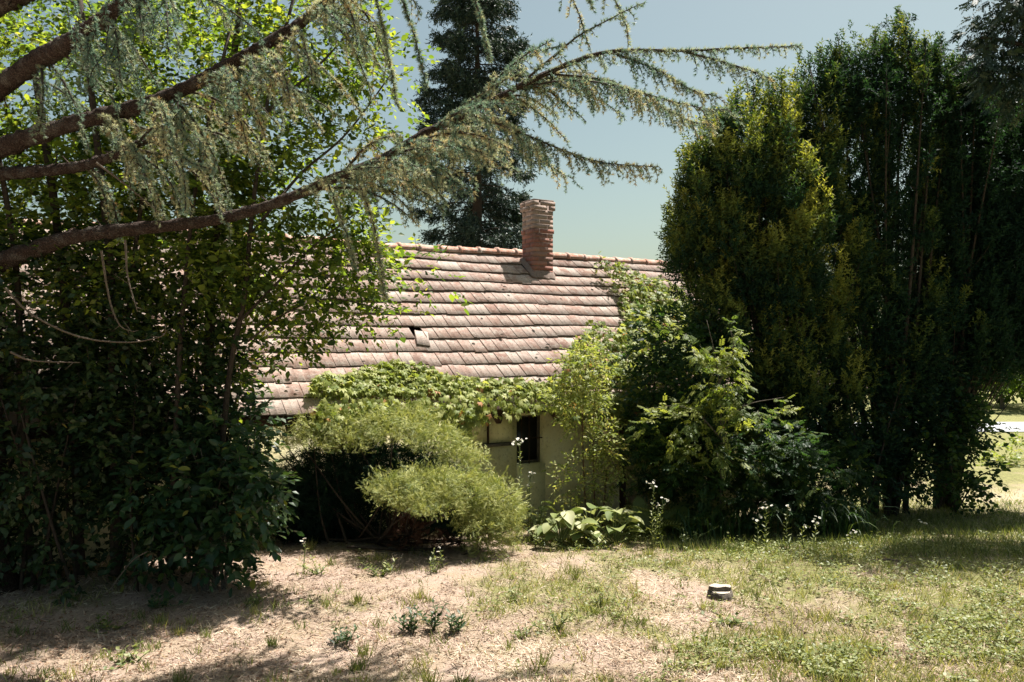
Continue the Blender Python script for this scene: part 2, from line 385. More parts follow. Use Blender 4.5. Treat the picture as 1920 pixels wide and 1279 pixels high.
# window: frame, bars, reveal
win = empty('window', (0, 0, 0)); win.parent = house
fr = Buf(); y_ = WY+.14
for a0, a1, c0, c1 in ((wx0, wx0+.04, wz0, wz1), (wx1-.04, wx1, wz0, wz1), (wx0+.04, wx1-.04, wz0, wz0+.04), (wx0+.04, wx1-.04, wz1-.04, wz1)):
    wbox(a0+.001, a1-.001, y_, y_+.05, c0+.001, c1-.001, fr)
hpart(fr, 'window_frame', M['old_wood'], win)
for k in range(2):
    br = Buf(); xx = wx0+.37*(k+1)/3
    br.tube(A([[xx, WY+.08, wz0-.02], [xx, WY+.08, wz1+.02]]), .008, 6); hpart(br, 'window_bar', M['dark_wood'], win)
br = Buf(); br.tube(A([[wx0-.02, WY+.08, .85], [wx1+.02, WY+.08, .85]]), .008, 6); hpart(br, 'window_bar', M['dark_wood'], win)
m, nt, b = newmat('dusty dark glass'); b.inputs['Base Color'].default_value = (.012,.013,.012,1); b.inputs['Roughness'].default_value = .35
M['glass'] = m
pn = Buf(); wbox(wx0+.04, wx1-.04, y_+.02, y_+.03, wz0+.04, wz1-.04, pn); hpart(pn, 'window_pane', M['glass'], win)
# boarded hatch left of the window
hatch = empty('boarded_hatch', (0, 0, 0)); hatch.parent = house
hx0, hx1, hz0, hz1 = -1.56, -0.78, .84, 1.24
for k, (a0, a1) in enumerate(((hx0+.05, hx0+.385), (hx0+.41, hx1))):
    q = Buf(); wbox(a0, a1, WY-.028, WY-.004, hz0, hz1, q); hpart(q, 'board', M['plaster'], hatch)
q = Buf(); wbox(hx0-.03, hx1+.03, WY-.075, WY-.003, hz1+.002, hz1+.05, q); hpart(q, 'lintel_board', M['dark_wood'], hatch)
q = Buf(); wbox(hx0+.10, hx1-.04, WY-.085, WY-.003, hz0-.045, hz0-.003, q); hpart(q, 'sill_board', M['old_wood'], hatch)
q = Buf(); wbox(hx0+.387, hx0+.408, WY-.05, WY-.003, hz0, hz1, q); hpart(q, 'batten', M['dark_wood'], hatch)
q = Buf(); wbox(hx0-.03, hx0+.045, WY-.05, WY-.003, hz0-.1, hz1, q); hpart(q, 'batten', M['dark_wood'], hatch)
# corner post of the porch, fascia, rafters
q = Buf(); wbox(1.052, 1.17, WY+.0, WY+.12, GZ, 1.60, q); hpart(q, 'porch_post', M['dark_wood'])
for xp in (2.9, 4.6):
    q = Buf(); wbox(xp, xp+.13, WY, WY+.12, GZ, 1.60, q); hpart(q, 'porch_post', M['dark_wood'])
q = Buf(); wbox(X0, X1, -EY+.04, -EY+.07, EZ-.14, EZ-.03, q); hpart(q, 'fascia_board', M['dark_wood'])
slope = math.atan2(RZ-EZ, EY); cs, ss = math.cos(slope), math.sin(slope)
SL = math.hypot(RZ-EZ, EY)
def rp(x, s, up=0.0, side=-1):
    """point on the roof: s metres down from the ridge along the slope"""
    return A([x, side*(s*cs+up*ss), RZ-s*ss+up*cs])
Ms = A([[1,0,0],[0,cs,-ss],[0,ss,cs]])
for k in range(17):
    q = Buf(); c = rp(X0+.3+k*.885, SL-.35, -.20); q.box(c, (.07, .9, .1), .5, Ms); hpart(q, 'rafter', M['dark_wood'])
roof = empty('roof', (0, 0, 0)); roof.parent = house
q = Buf()
for sd in (-1, 1):
    V = A([rp(X0, .03, -.13, sd), rp(X1, .03, -.13, sd), rp(X1, SL-.03, -.13, sd), rp(X0, SL-.03, -.13, sd)])
    V = np.concatenate([V, V-A([0, 0, .03])])
    q.add(V, A([[0,1,2],[0,2,3],[4,6,5],[4,7,6],[0,4,5],[0,5,1],[2,6,7],[2,7,3],[1,5,6],[1,6,2],[0,3,7],[0,7,4]]))
hpart(q, 'roof_deck', M['dark_wood'], roof)
# tiles
def tilemat(name, cs_):
    m, nt, b = newmat(name); L = nt.links; tc = N(nt, 'ShaderNodeTexCoord'); oi = N(nt, 'ShaderNodeObjectInfo')
    at = N(nt, 'ShaderNodeAttribute', attribute_name='tint')
    ad = N(nt, 'ShaderNodeMath', operation='ADD'); L.new(oi.outputs['Random'], ad.inputs[0]); L.new(at.outputs['Fac'], ad.inputs[1])
    frc = N(nt, 'ShaderNodeMath', operation='FRACT'); L.new(ad.outputs[0], frc.inputs[0])
    base = ramp(nt, frc.outputs[0], cs_)
    geo = N(nt, 'ShaderNodeNewGeometry')
    def nz(s, d, r):
        n = N(nt, 'ShaderNodeTexNoise'); n.inputs['Scale'].default_value = s; n.inputs['Detail'].default_value = d; n.inputs['Roughness'].default_value = r
        L.new(geo.outputs['Position'], n.inputs['Vector']); return n.outputs[0]
    nA, nB, nC = nz(9, 8, .7), nz(45, 6, .7), nz(1.3, 3, .5)
    mx = N(nt, 'ShaderNodeMixRGB'); L.new(ramp(nt, nA, [(.44,(0,0,0)),(.64,(.8,.8,.8))]), mx.inputs[0]); L.new(base, mx.inputs[1]); mx.inputs[2].default_value = (.52,.465,.42,1)
    mx2 = N(nt, 'ShaderNodeMixRGB'); L.new(ramp(nt, nB, [(.53,(0,0,0)),(.68,(.85,.85,.85))]), mx2.inputs[0]); L.new(mx.outputs[0], mx2.inputs[1]); mx2.inputs[2].default_value = (.12,.085,.065,1)
    mx3 = N(nt, 'ShaderNodeMixRGB', blend_type='MULTIPLY'); mx3.inputs[0].default_value = .7; L.new(mx2.outputs[0], mx3.inputs[1]); L.new(ramp(nt, nC, [(.35,(.82,.76,.74)),(.65,(1.1,1.06,1.03))]), mx3.inputs[2])
    L.new(mx3.outputs[0], b.inputs['Base Color']); b.inputs['Roughness'].default_value = .92; b.inputs['Specular IOR Level'].default_value = .15
    bp = N(nt, 'ShaderNodeBump'); bp.inputs['Strength'].default_value = .5; bp.inputs['Distance'].default_value = .01; L.new(nB, bp.inputs['Height']); L.new(bp.outputs[0], b.inputs['Normal'])
    return m
M['tile'] = tilemat('old clay tile', [(0,(.40,.295,.255)),(.2,(.30,.195,.162)),(.4,(.43,.335,.295)),(.6,(.35,.235,.195)),(.8,(.47,.40,.36)),(1,(.28,.19,.16))])
M['ridge'] = tilemat('ridge clay', [(0,(.38,.20,.145)),(.5,(.42,.25,.185)),(1,(.36,.20,.15))])
TW, TL, TE, TT = .178, .375, SL/13.0, .016
def tile_geo():
    prof = [(-.5,.000),(-.5,.007),(-.42,.007),(-.38,.0045),(-.06,.004),(-.02,.006),(.02,.006),(.06,.004),(.36,.0045),(.47,.006),(.5,.005),(.5,.002)]
    V = []; n = len(prof)
    for yy in (0, -TL):
        for px, pz in prof: V.append([px*(TW+.005), yy, pz])
    for px, pz in prof: V.append([px*(TW+.005), -TL, pz-TT if pz > 0 else -TT])
    T = []
    for i in range(n-1):
        T += [[i, i+n, i+n+1], [i, i+n+1, i+1], [i+n, i+2*n, i+2*n+1], [i+n, i+2*n+1, i+n+1]]
    T += [[0, 2*n, n], [n-1, 2*n-1, 3*n-1]]
    V.append([-.5*(TW+.005), 0, -TT]); V.append([.5*(TW+.005), 0, -TT])
    T += [[0, 3*n, 2*n], [n-1, 3*n-1, 3*n+1], [3*n, 3*n+1, 3*n-1], [3*n, 3*n-1, 2*n]]
    return A(V), A(T)
tv, tt_ = tile_geo()
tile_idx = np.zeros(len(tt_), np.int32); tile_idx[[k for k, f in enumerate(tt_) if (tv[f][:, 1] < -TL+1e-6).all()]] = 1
m, nt, b = newmat('dirt and shadow tile edge'); b.inputs['Base Color'].default_value = (.07,.052,.042,1); b.inputs['Roughness'].default_value = 1; M['tile_edge'] = m  # dirty edge colour, darkened to act as the shadow line under each course
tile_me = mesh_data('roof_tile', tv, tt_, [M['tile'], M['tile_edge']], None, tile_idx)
spots = []
tl = math.atan2(TT+.008, TE)
for c in range(13):
    ns = int((X1-X0)/TW)
    wob = R.normal(0, .004)
    for i in range(ns):
        x = X0+.1+i*TW+(c % 2)*TW*.5+R.normal(0, .003)
        s = SL+.045-c*TE                                   # tail of the tile, from the ridge
        s += wob+.012*math.sin(x*1.7+c*.6)+.010*math.sin(x*.6+2)+R.normal(0, .006)+(.03 if R.random() < .03 else 0)
        lift = .008*math.sin(x*.9+c*.35)+.004*math.sin(x*3.1+c)+R.normal(0, .001)-.05*math.sin(math.pi*c/12)*math.exp(-((x+2.2)/2.2)**2)
        spots.append((c, x, s, lift, R.normal(0, .009), R.normal(0, .005)))
def tile_M(x, s, lift, rz, rx):
    p = rp(x, s-TL*math.cos(tl), lift-.012)
    Mt = Matrix.Translation(Vector(p))@Matrix.Rotation(slope, 4, 'X')@Matrix.Rotation(-tl+rx, 4, 'X')@Matrix.Rotation(rz, 4, 'Z')
    return Mt
cand = []
hole = None
for k, (c, x, s, lift, rz, rx) in enumerate(spots):
    p = hw(*rp(x, s-.15)); u, v = pix(p)
    d = math.hypot(u-786, v-624)
    if hole is None or d < hole[0]: hole = (d, k)
    ok = 450 < u < 1270 and not (u > 1165 and v > 545) and not (v > 705 and u > 560) and not (u < 620 and v < 560)
    cand.append((0 if ok else 1, p[1], k))
hk = hole[1]
pick = set(k for _, _, k in sorted(cand)[:300]); pick.add(hk)
chx0, chx1, chy0, chy1 = .81, 1.19, -.59, -.21
rest = Buf()
for k, (c, x, s, lift, rz, rx) in enumerate(spots):
    yy = s*cs
    if chx0-.03 < x < chx1+.03 and -chy1-.05 < yy-.12 < -chy0+.02: continue
    if k == hk: s += .19; rz = -.25; lift += .02; x += .07
    Mt = tile_M(x, s, lift, rz, rx)
    if k in pick:
        o = bpy.data.objects.new('roof_tile', tile_me); link(o, roof); o.matrix_local = Mt
    else:
        m3 = A(Mt.to_3x3()); rest.add(tv@m3.T+A(Mt.translation), tt_, R.random())
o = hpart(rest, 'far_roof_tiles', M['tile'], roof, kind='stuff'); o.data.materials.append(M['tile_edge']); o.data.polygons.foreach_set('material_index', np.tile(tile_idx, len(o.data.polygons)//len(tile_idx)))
q = Buf()
for c in range(13):                                                    # back slope, courses as stepped strips
    s1 = SL+.04-c*TE; s0 = s1-TL
    V = A([rp(X0, s0, .0, 1), rp(X1, s0, .0, 1), rp(X1, s1, .03, 1), rp(X0, s1, .03, 1), rp(X0, s1, .01, 1), rp(X1, s1, .01, 1)])
    q.add(V, A([[0,2,1],[0,3,2],[3,4,5],[3,5,2]]), R.random())
hpart(q, 'back_roof_courses', M['tile'], roof, kind='stuff')
# ridge tiles
def ridge_geo():
    V = []; T = []; st = [(0,.092),(.045,.092),(.05,.080),(.40,.074)]; n = 9
    for x, r in st:
        for i in range(n):
            a = math.radians(-20)+math.radians(220)*i/(n-1); V.append([x, r*1.15*math.cos(a), r*math.sin(a)])
    for j in range(len(st)-1):
        for i in range(n-1):
            a = j*n+i; T += [[a, a+n, a+n+1], [a, a+n+1, a+1]]
    for i in range(1, n-1): T.append([0, i, i+1])
    return A(V), A(T)
rvv, rtt = ridge_geo(); ridge_me = mesh_data('ridge_tile', rvv, rtt, M['ridge'], None, None, True)
x = X0; k = 0
while x < X1-.3:
    if not (chx0-.3 < x < chx0-.29):
        o = bpy.data.objects.new('ridge_tile', ridge_me); link(o, roof)
        o.location = (x, 0, RZ-.01+.012*math.sin(x*1.3)+R.normal(0, .005)); o.rotation_euler = (R.normal(0,.03), R.normal(0,.012), R.normal(0,.015))
    x += .36
# moss lumps on the tiles
m, nt, b = newmat('dry moss'); b.inputs['Base Color'].default_value = (.055,.042,.03,1); b.inputs['Roughness'].default_value = 1
M['moss'] = m
q = Buf()
icoV = unit(R.normal(0, 1, (14, 3)))
def lump(buf, c, r, tint=.5, flat=.6):
    n = 7; V = [[0, 0, flat]]
    for j, (rr, hh) in enumerate(((.6, .75*flat), (1, .25*flat), (1.05, -.1))):
        for i in range(n):
            a = 2*math.pi*(i+.5*j)/n; k = rr*R.uniform(.8, 1.2); V.append([k*math.cos(a), k*math.sin(a), hh])
    T = [[0, 1+i, 1+(i+1) % n] for i in range(n)]
    for j in range(2):
        for i in range(n):
            a = 1+j*n+i; b2 = 1+j*n+(i+1) % n; T += [[a, a+n, b2+n], [a, b2+n, b2]]
    buf.add(A(V)*r+c, A(T), tint)
for k in range(70):
    x = R.uniform(-6, 2); s = R.uniform(.8, SL-.1); lump(q, rp(x, s, .045), R.uniform(.014, .032), flat=.45)
hpart(q, 'moss', M['moss'], roof, kind='stuff')
# chimney
def brickmat(name, st):
    m, nt, b = newmat(name); L = nt.links; oi = N(nt, 'ShaderNodeObjectInfo'); geo = N(nt, 'ShaderNodeNewGeometry')
    n = N(nt, 'ShaderNodeTexNoise'); n.inputs['Scale'].default_value = 28; n.inputs['Detail'].default_value = 8; n.inputs['Roughness'].default_value = .7; L.new(geo.outputs['Position'], n.inputs['Vector'])
    mx = N(nt, 'ShaderNodeMixRGB'); L.new(ramp(nt, n.outputs[0], [(.45,(0,0,0)),(.7,(.8,.8,.8))]), mx.inputs[0]); L.new(ramp(nt, oi.outputs['Random'], st), mx.inputs[1]); mx.inputs[2].default_value = (.28,.20,.165,1)
    L.new(mx.outputs[0], b.inputs['Base Color']); b.inputs['Roughness'].default_value = .95
    bp = N(nt, 'ShaderNodeBump'); bp.inputs['Strength'].default_value = .7; bp.inputs['Distance'].default_value = .015; L.new(n.outputs[0], bp.inputs['Height']); L.new(bp.outputs[0], b.inputs['Normal'])
    return m
M['brick'] = brickmat('red brick', [(0,(.24,.09,.065)),(.3,(.32,.14,.10)),(.6,(.18,.08,.065)),(.8,(.34,.19,.14)),(1,(.13,.07,.06))])
M['brick_grey'] = brickmat('weathered plastered brick', [(0,(.27,.21,.18)),(.5,(.33,.25,.21)),(.8,(.30,.17,.13)),(1,(.22,.175,.15))])
M['mortar'] = woodmat('old mortar', (.16,.12,.10), (.26,.20,.17), 30)
chim = empty('chimney', (0, 0, 0)); chim.parent = house
ccx, ccy = (chx0+chx1)/2, (chy0+chy1)/2
q = Buf(); q.box(A([ccx, ccy, 3.74]), (.372, .372, 1.58)); hpart(q, 'mortar_core', M['mortar'], chim)
def brick_me(l, nm, mt):
    V = A([[x, y, z] for x in (-1, 1) for y in (-1, 1) for z in (-1, 1)], float)*A([l/2, .058, .033])
    # chamfer: inner ring on the outer face
    b2 = Buf(); b2.box(A([0, 0, 0.]), (l, .112, .0685))
    return mesh_data(nm, np.concatenate(b2.V), np.concatenate(b2.T), mt)
bm_r = brick_me(.262, 'brick', M['brick']); bm_g = brick_me(.262, 'brick', M['brick_grey'])
ZB = 3.0; ch = .078; nc = 20
for c in range(nc):
    z = ZB+ch*(c+.5)
    ex = 0.0
    if c in (18, 19): ex = .030
    if c == 13: ex = .014
    me = bm_g if c >= 14 else bm_r
    hs = .19+ex
    for k in range(4):
        off = (hs-.131*(1+ex*2.0))*(1 if c % 2 else -1)
        a = k*math.pi/2
        lx, ly = off, -(hs-.056)
        o = bpy.data.objects.new('brick', me); link(o, chim)
        o.location = (ccx+lx*math.cos(a)-ly*math.sin(a)+R.normal(0,.0015), ccy+lx*math.sin(a)+ly*math.cos(a)+R.normal(0,.0015), z)
        sx = 1.0+ex*2.0
        o.scale = (sx, 1, 1); o.rotation_euler = (R.normal(0,.006), R.normal(0,.006), a+R.normal(0,.006))
q = Buf(); q.box(A([ccx, ccy, ZB+nc*ch+.012]), (.40, .40, .024)); hpart(q, 'chimney_cap', M['mortar'], chim)
q = Buf(); n = 28; V = []; T = []
for j, (ex, up) in enumerate(((.06, .03), (.04, .05), (.012, .10), (-.03, .11))):
    for i in range(n):
        a = 2*math.pi*i/n; cx_, sy_ = math.cos(a), math.sin(a); mxx = max(abs(cx_), abs(sy_))
        hx_ = (.19+ex*R.uniform(.8, 1.25))
        px_, py_ = ccx+hx_*cx_/mxx, ccy+hx_*sy_/mxx
        V.append([px_, py_, RZ+py_*ss/cs+up*R.uniform(.9, 1.15) if py_ < 0 else RZ-py_*ss/cs+up])
for j in range(3):
    for i in range(n):
        a = j*n+i; b2 = j*n+(i+1) % n; T += [[a, b2, b2+n], [a, b2+n, a+n]]
q.add(A(V), A(T)); hpart(q, 'mortar_skirt', M['mortar'], chim)

# ------------------------------------------------------------------ foliage helpers
def ellip(n, c, r, shell=0.0):
    d = unit(rv(n)); k = (R.random(n)**(1/3.))*(1-shell)+shell
    return A(c)+d*k[:, None]*A(r)
def perp(d):
    d = unit(d); return unit(np.cross(d, rv(len(d))))
def leafy(lb, tb, o, d, n, l, tpl, L, W, t0, t1, up=0.7, droop=0.15, spread=0.8, yellow=0.0):
    """twigs from o along d, each with n leaves left and right"""
    N_ = len(o); d = unit(d); l = np.broadcast_to(np.asarray(l, float), (N_,))
    side = unit(np.cross(d, UP+rv(N_, .15))); tb0 = R.uniform(t0, t1, N_)
    for k in range(n):
        t = 0.15+0.85*(k+R.uniform(-.2, .2, N_))/max(n-1, 1)
        p = o+d*(l*t)[:, None]-UP*(droop*l*t*t)[:, None]
        sg = 1.0 if k % 2 else -1.0
        end = 1.0 if k == n-1 else 0.0
        ld = d*(0.55+end)+side*(sg*spread*(1-end))+rv(N_, .28)-UP*droop
        nr = UP*up+rv(N_, .38)
        ti = np.clip(tb0+R.normal(0, .12, N_), t0, t1)
        if yellow: ti = np.where(R.random(N_) < yellow, 1.0, ti)
        sc = R.uniform(.65, 1.15, N_)
        lb.inst(tpl, p, ld, nr, L*sc, W*sc, ti)
    if tb is not None:
        tb.inst(NEED, o, d*1.0-UP*droop*.5, UP+rv(N_, .3), l, .006, .5)
def blobs(lst, per, size):
    """clustered points: (x, y, Y, rx, ry, rY, n clusters) in photograph pixels and metres -> centres, twig starts, twig directions"""
    os_, ds_ = [], []
    for x, y, Y, rx, ry, rY, n in lst:
        c = P(x, y, Y); k = Y/F
        cc = ellip(n, c, (rx*k, rY, ry*k), .25)
        for q in cc:
            m_ = max(1, int(per*R.uniform(.5, 1.5)))
            o = ellip(m_, q, (size, size, size*.7)); os_.append(o)
            ds_.append(unit(unit(o-q)*.8+unit(q-c)*.7+rv(m_, .4)))
    return np.concatenate(os_), np.concatenate(ds_)

# ------------------------------------------------------------------ cedar
tr_loc = P(-50, 640, 7.0); tr_loc[2] = float(gz(tr_loc[0], tr_loc[1]))
cedar = empty('cedar_tree', tr_loc, 0, 'blue cedar at the left edge with long limbs drooping across the sky', 'tree')
q = Buf(); zs = np.linspace(-.1, 10.5, 40)
q.tube(np.stack([tr_loc[0]+.05*np.sin(zs*.7), tr_loc[1]+.04*np.cos(zs), zs+tr_loc[2]], -1), .22*(1-zs/13)+.12*np.exp(-zs*3), 14, rough=.05)
q.build('trunk', M['bark_cedar'], cedar, smooth_=True)
needles = Buf(); ctwig = Buf()
NP, ND, NT = [], [], []
def rosettes(path, step, t0, t1):
    seg = np.linalg.norm(np.diff(path, axis=0), axis=1); s = np.concatenate([[0], np.cumsum(seg)])
    n = max(2, int(s[-1]/step)); ss_ = np.linspace(s[-1]*.04, s[-1], n)
    p = np.stack([np.interp(ss_, s, path[:, i]) for i in range(3)], -1)
    tg = unit(np.gradient(p, axis=0)) if n > 2 else np.repeat(unit(path[-1:]-path[:1]), n, 0)
    pp_ = perp(tg); NP.append(p+pp_*.006); ND.append(unit(pp_*1.0+tg*.5)); NT.append(np.clip(R.uniform(t0, t1)+R.normal(0, .10, n), 0, 1))
def hang(start, d, ln, droop, t0, t1, rad=.004):
    n = 6; p = [start]; dd = unit(A(d)); st = ln/n
    for i in range(n):
        dd = unit(dd-UP*droop+R.normal(0, .07, 3)); p.append(p[-1]+dd*st)
    p = A(p); ctwig.tube(p, np.linspace(rad, .0015, n+1), 3); rosettes(p, .0195, t0, t1)
def second(start, d, ln, droop, twl, t0, t1, gap=.07, rad=.012, tdroop=.26):
    n = 12; p = [A(start)]; dd = unit(A(d)); st = ln/n
    for i in range(n):
        dd = unit(dd-UP*droop/n+R.normal(0, .05, 3)); p.append(p[-1]+dd*st)
    p = A(p); twigs_on(p, twl, t0, t1, gap, rad, tdroop)
def twigs_on(p, twl, t0, t1, gap, rad, tdroop, a0=.1):
    n = len(p); ctwig.tube(p, np.linspace(rad, .003, n), 5, rough=.05); rosettes(p, .02, t0, t1)
    seg = np.linalg.norm(np.diff(p, axis=0), axis=1); s = np.concatenate([[0], np.cumsum(seg)]); tg = unit(np.gradient(p, axis=0))
    x = s[-1]*a0; k = 0
    while x < s[-1]:
        c = A([np.interp(x, s, p[:, i]) for i in range(3)]); t = A([np.interp(x, s, tg[:, i]) for i in range(3)])
        sd = unit(np.cross(t, UP))*(1 if k % 2 else -1)
        f = 1-.55*x/s[-1]
        if R.random() < .88:
            hang(c, t*R.uniform(.3, .9)+sd*R.uniform(.15, .8)+UP*R.uniform(-.2, .25), twl*f*R.uniform(.5, 1.35), tdroop*R.uniform(.6, 1.5), t0, t1)
        x += gap*R.uniform(.6, 1.4); k += 1
LIMB = {
 'A': ([(-48,510,7.0),(100,455,6.7),(180,437,6.5),(400,412,6.2),(540,372,6.05),(640,330,6.0),(720,298,6.05),(800,250,6.1),(900,205,6.15),(1040,135,6.2),(1150,100,6.25),(1300,98,6.3),(1430,93,6.35),(1508,92,6.4)],
       [.085,.066,.055,.043,.038,.035,.033,.031,.028,.020,.013,.009,.006,.003]),
 'B': ([(-48,295,7.0),(130,233,6.5),(300,187,6.1),(450,112,5.8),(560,50,5.75),(660,-30,5.8),(820,-150,5.9),(1000,-230,6.0)], [.085,.064,.052,.043,.038,.033,.025,.012]),
 'C': ([(-48,200,7.0),(60,120,6.3),(130,80,5.7),(210,20,5.3),(300,-70,5.0)], [.085,.07,.058,.045,.03]),
 'D': ([(-40,328,7.0),(120,318,6.6),(200,302,6.4),(260,275,6.3),(370,235,6.5)], [.06,.045,.036,.028,.012]),
 'E': ([(-48,30,7.0),(150,-60,6.4),(400,-140,6.1),(700,-160,6.3),(960,-120,6.4),(1100,-60,6.4)], [.09,.07,.055,.04,.022,.006]),
}
paths = {}
for nm, (pts, rad) in LIMB.items():
    pc = curve([P(*p) for p in pts], 60)
    rr = np.interp(np.linspace(0, len(rad)-1, 60), np.arange(len(rad)), rad)
    pc = pc+np.cumsum(R.normal(0, .004, pc.shape), 0)*np.linspace(0, 1, 60)[:, None]
    b_ = Buf(); pc = np.stack([np.interp(np.linspace(0, 59, 150), np.arange(60), pc[:, i]) for i in range(3)], -1); rr = np.interp(np.linspace(0, 59, 150), np.arange(60), rr)
    rr = rr*(1+.10*np.sin(np.arange(150)*.9+R.uniform(0, 6))*R.random(150)); b_.tube(pc, rr, 12, rough=.10)
    for k in range(16):            # stubs and snapped twigs
        i_ = R.integers(8, 110); a_ = unit(R.normal(0, 1, 3)); b_.tube(A([pc[i_], pc[i_]+a_*(rr[i_]+R.uniform(.02, .09))]), A([.010, .005]), 5)
    b_.build('limb', M['bark_cedar'], cedar, smooth_=True); paths[nm] = pc[np.linspace(0, 149, 60).astype(int)]
def at_px(path, x):
    u = 960+F*path[:, 0]/path[:, 1]; i = int(np.argmin(abs(u-x))); return path[i], unit(path[min(i+1, 59)]-path[max(i-1, 0)])
# limb A: side branches
for k in range(46):
    x = R.uniform(560, 1000); c, t = at_px(paths['A'], x)
    sd = -1 if k % 4 == 0 else 1
    d = t*R.uniform(.5, 1.0)+A([.1, sd*R.uniform(.3, .9), R.uniform(-.2, .45)])
    far = x > 860
    second(c, d, R.uniform(.6, 1.2), R.uniform(.3, 1.1), R.uniform(.15, .30) if not far else R.uniform(.14, .24), .1 if not far else .0, .8, .07)
for pts, tw in (([(915,225,6.15),(990,255,6.05),(1060,283,6.0),(1130,305,5.95),(1232,313,5.9)], .22),
                ([(1000,160,6.2),(1070,150,6.1),(1150,160,6.05),(1260,190,6.0),(1330,205,5.95),(1362,205,5.9)], .23),
                ([(1040,140,6.2),(1130,150,6.3),(1220,190,6.4),(1290,225,6.5),(1335,235,6.5)], .24),
                ([(1150,100,6.25),(1230,130,6.2),(1300,170,6.15),(1345,180,6.1)], .2),
                ([(1280,97,6.3),(1340,112,6.25),(1400,130,6.2),(1445,148,6.2)], .16),
                ([(880,215,6.15),(960,240,6.4),(1020,300,6.6),(1060,330,6.7)], .26),
                ([(700,305,6.05),(760,300,5.85),(830,330,5.7),(885,358,5.65)], .2)):
    twigs_on(curve([P(*p) for p in pts], 16), tw*1.2, .0, .8, .024, .010, .30)
# the bare end of limb A carries short shoots
twigs_on(paths['A'][40:], .17, .0, .6, .024, .010, .24)
for nm, cnt, x0, x1, t0, t1 in (('B', 44, 150, 700, .15, .8), ('C', 14, 20, 280, .0, .5), ('D', 14, 150, 370, .25, .8), ('E', 12, 150, 1090, .15, .75)):
    for k in range(cnt):
        c, t = at_px(paths[nm], R.uniform(x0, x1)); sd = 1 if k % 2 else -1
        d = t*R.uniform(.3, .9)+A([.15, sd*R.uniform(.2, .8), R.uniform(-.5, .1)])
        second(c, d, R.uniform(.5, 1.0), R.uniform(.9, 2.0), R.uniform(.14, .30), t0, t1, .072)
# long whips hanging from above, and near tassels
for pts in ([(690,-60,5.6),(720,60,5.6),(745,200,5.6)], [(640,-40,5.6),(670,60,5.6),(690,110,5.6)], [(740,-40,5.5),(775,60,5.5),(800,165,5.5)],
            [(870,-60,5.4),(900,30,5.4),(918,112,5.4)], [(1085,-40,5.6),(1100,-10,5.6),(1112,14,5.6)], [(655,300,5.8),(700,420,5.75),(722,560,5.7)], [(610,330,5.8),(650,440,5.8),(665,500,5.8)],
            [(300,190,5.5),(340,290,5.5),(400,320,5.5)], [(330,250,5.5),(345,330,5.5),(348,395,5.5)]):
    p = curve([P(*p) for p in pts], 14); ctwig.tube(p, np.linspace(.007, .003, 14), 4); rosettes(p, .011, .1, .7)
    twigs_on(p, .06, .1, .7, .05, .006, .2)
for k in range(14):
    c = P(R.uniform(120, 240), R.uniform(-20, 110), 4.9); hang(c, A([R.normal(0,.4), R.normal(0,.4), -.5]), R.uniform(.15, .3), .25, .0, .25, .005)
NP = np.concatenate(NP); ND = np.concatenate(ND); NT = np.concatenate(NT); n = len(NP)
for k in range(15):
    dd = unit(ND+rv(n, .68)); needles.inst(NEED, NP, dd, rv(n), R.uniform(.022, .038, n), .0056, np.clip(NT+R.normal(0, .08, n), 0, 1))
# dry bare twigs hanging under the lowest limb
dry = Buf()
for pts in ([(10,540,5.8),(60,590,5.8),(150,632,5.85),(240,642,5.9),(300,632,5.9),(312,620,5.9)], [(190,470,5.8),(205,560,5.85),(225,610,5.85),(250,622,5.9)], [(235,450,5.8),(240,520,5.8),(258,585,5.8)],
            [(20,660,5.7),(60,676,5.7),(150,680,5.7)], [(180,305,5.7),(240,350,5.8),(300,400,5.9)]):
    p = curve([P(*p) for p in pts], 16); dry.tube(p, np.linspace(.009, .003, 16), 5)
    for j in range(2, 16):
        if R.random() < .7: dry.tube(A([p[j], p[j]+R.normal(0, .035, 3)]), A([.003, .001]), 4)
dry.build('dry_twig', M['twig_pale'], cedar)
ctwig.build('twigs', M['bark_dark'], cedar, kind='stuff')
needles.build('needles', M['cedar'], cedar, kind='stuff')

# ------------------------------------------------------------------ leafy tree and shrub on the left
def base_at(x, Y):
    X = (x-960)/F*Y; return A([X, Y, float(gz(X, Y))])
tb_ = base_at(330, 7.3)
ltree = empty('broadleaf_tree', tb_, 0, 'many-stemmed green broadleaf tree crowding the left side of the roof', 'tree')
stems = Buf()
def stem(pts, r0, r1, n=20): stems.tube(curve(pts, n), np.linspace(r0, r1, n), 7, rough=.04)
for pts, r0, r1 in (
    ([(218,1075,7.25),(216,880,7.25),(212,700,7.25),(205,480,7.2),(180,250,7.1),(150,0,7.0)], .05, .025),
    ([(225,1080,7.3),(222,850,7.3),(250,500,7.3),(300,150,7.3)], .03, .015),
    ([(318,1085,7.2),(326,900,7.15),(335,700,7.1),(345,560,7.1),(370,330,7.1),(430,60,7.1)], .028, .015),
    ([(405,1060,7.35),(415,860,7.3),(432,690,7.25),(458,560,7.2),(470,430,7.2),(500,200,7.2),(560,-40,7.3)], .032, .014),
    ([(385,1060,7.6),(392,800,7.6),(395,560,7.6),(420,300,7.6),(450,0,7.5)], .06, .03),
    ([(150,1090,7.5),(140,800,7.5),(110,450,7.4),(60,100,7.3)], .05, .03),
    ([(60,1100,7.2),(40,800,7.2),(30,500,7.1),(-20,200,7.0)], .04, .02),
    ([(452,600,7.2),(520,530,7.2),(590,460,7.2),(680,390,7.25)], .014, .006),
    ([(465,640,7.2),(540,585,7.2),(620,560,7.15),(720,580,7.1)], .010, .004),
    ([(470,440,7.2),(560,330,7.2),(650,250,7.3),(740,130,7.3)], .016, .006),
    ([(500,210,7.2),(600,120,7.3),(690,20,7.3)], .014, .006)):
    stem([P(*p) for p in pts], r0, r1)
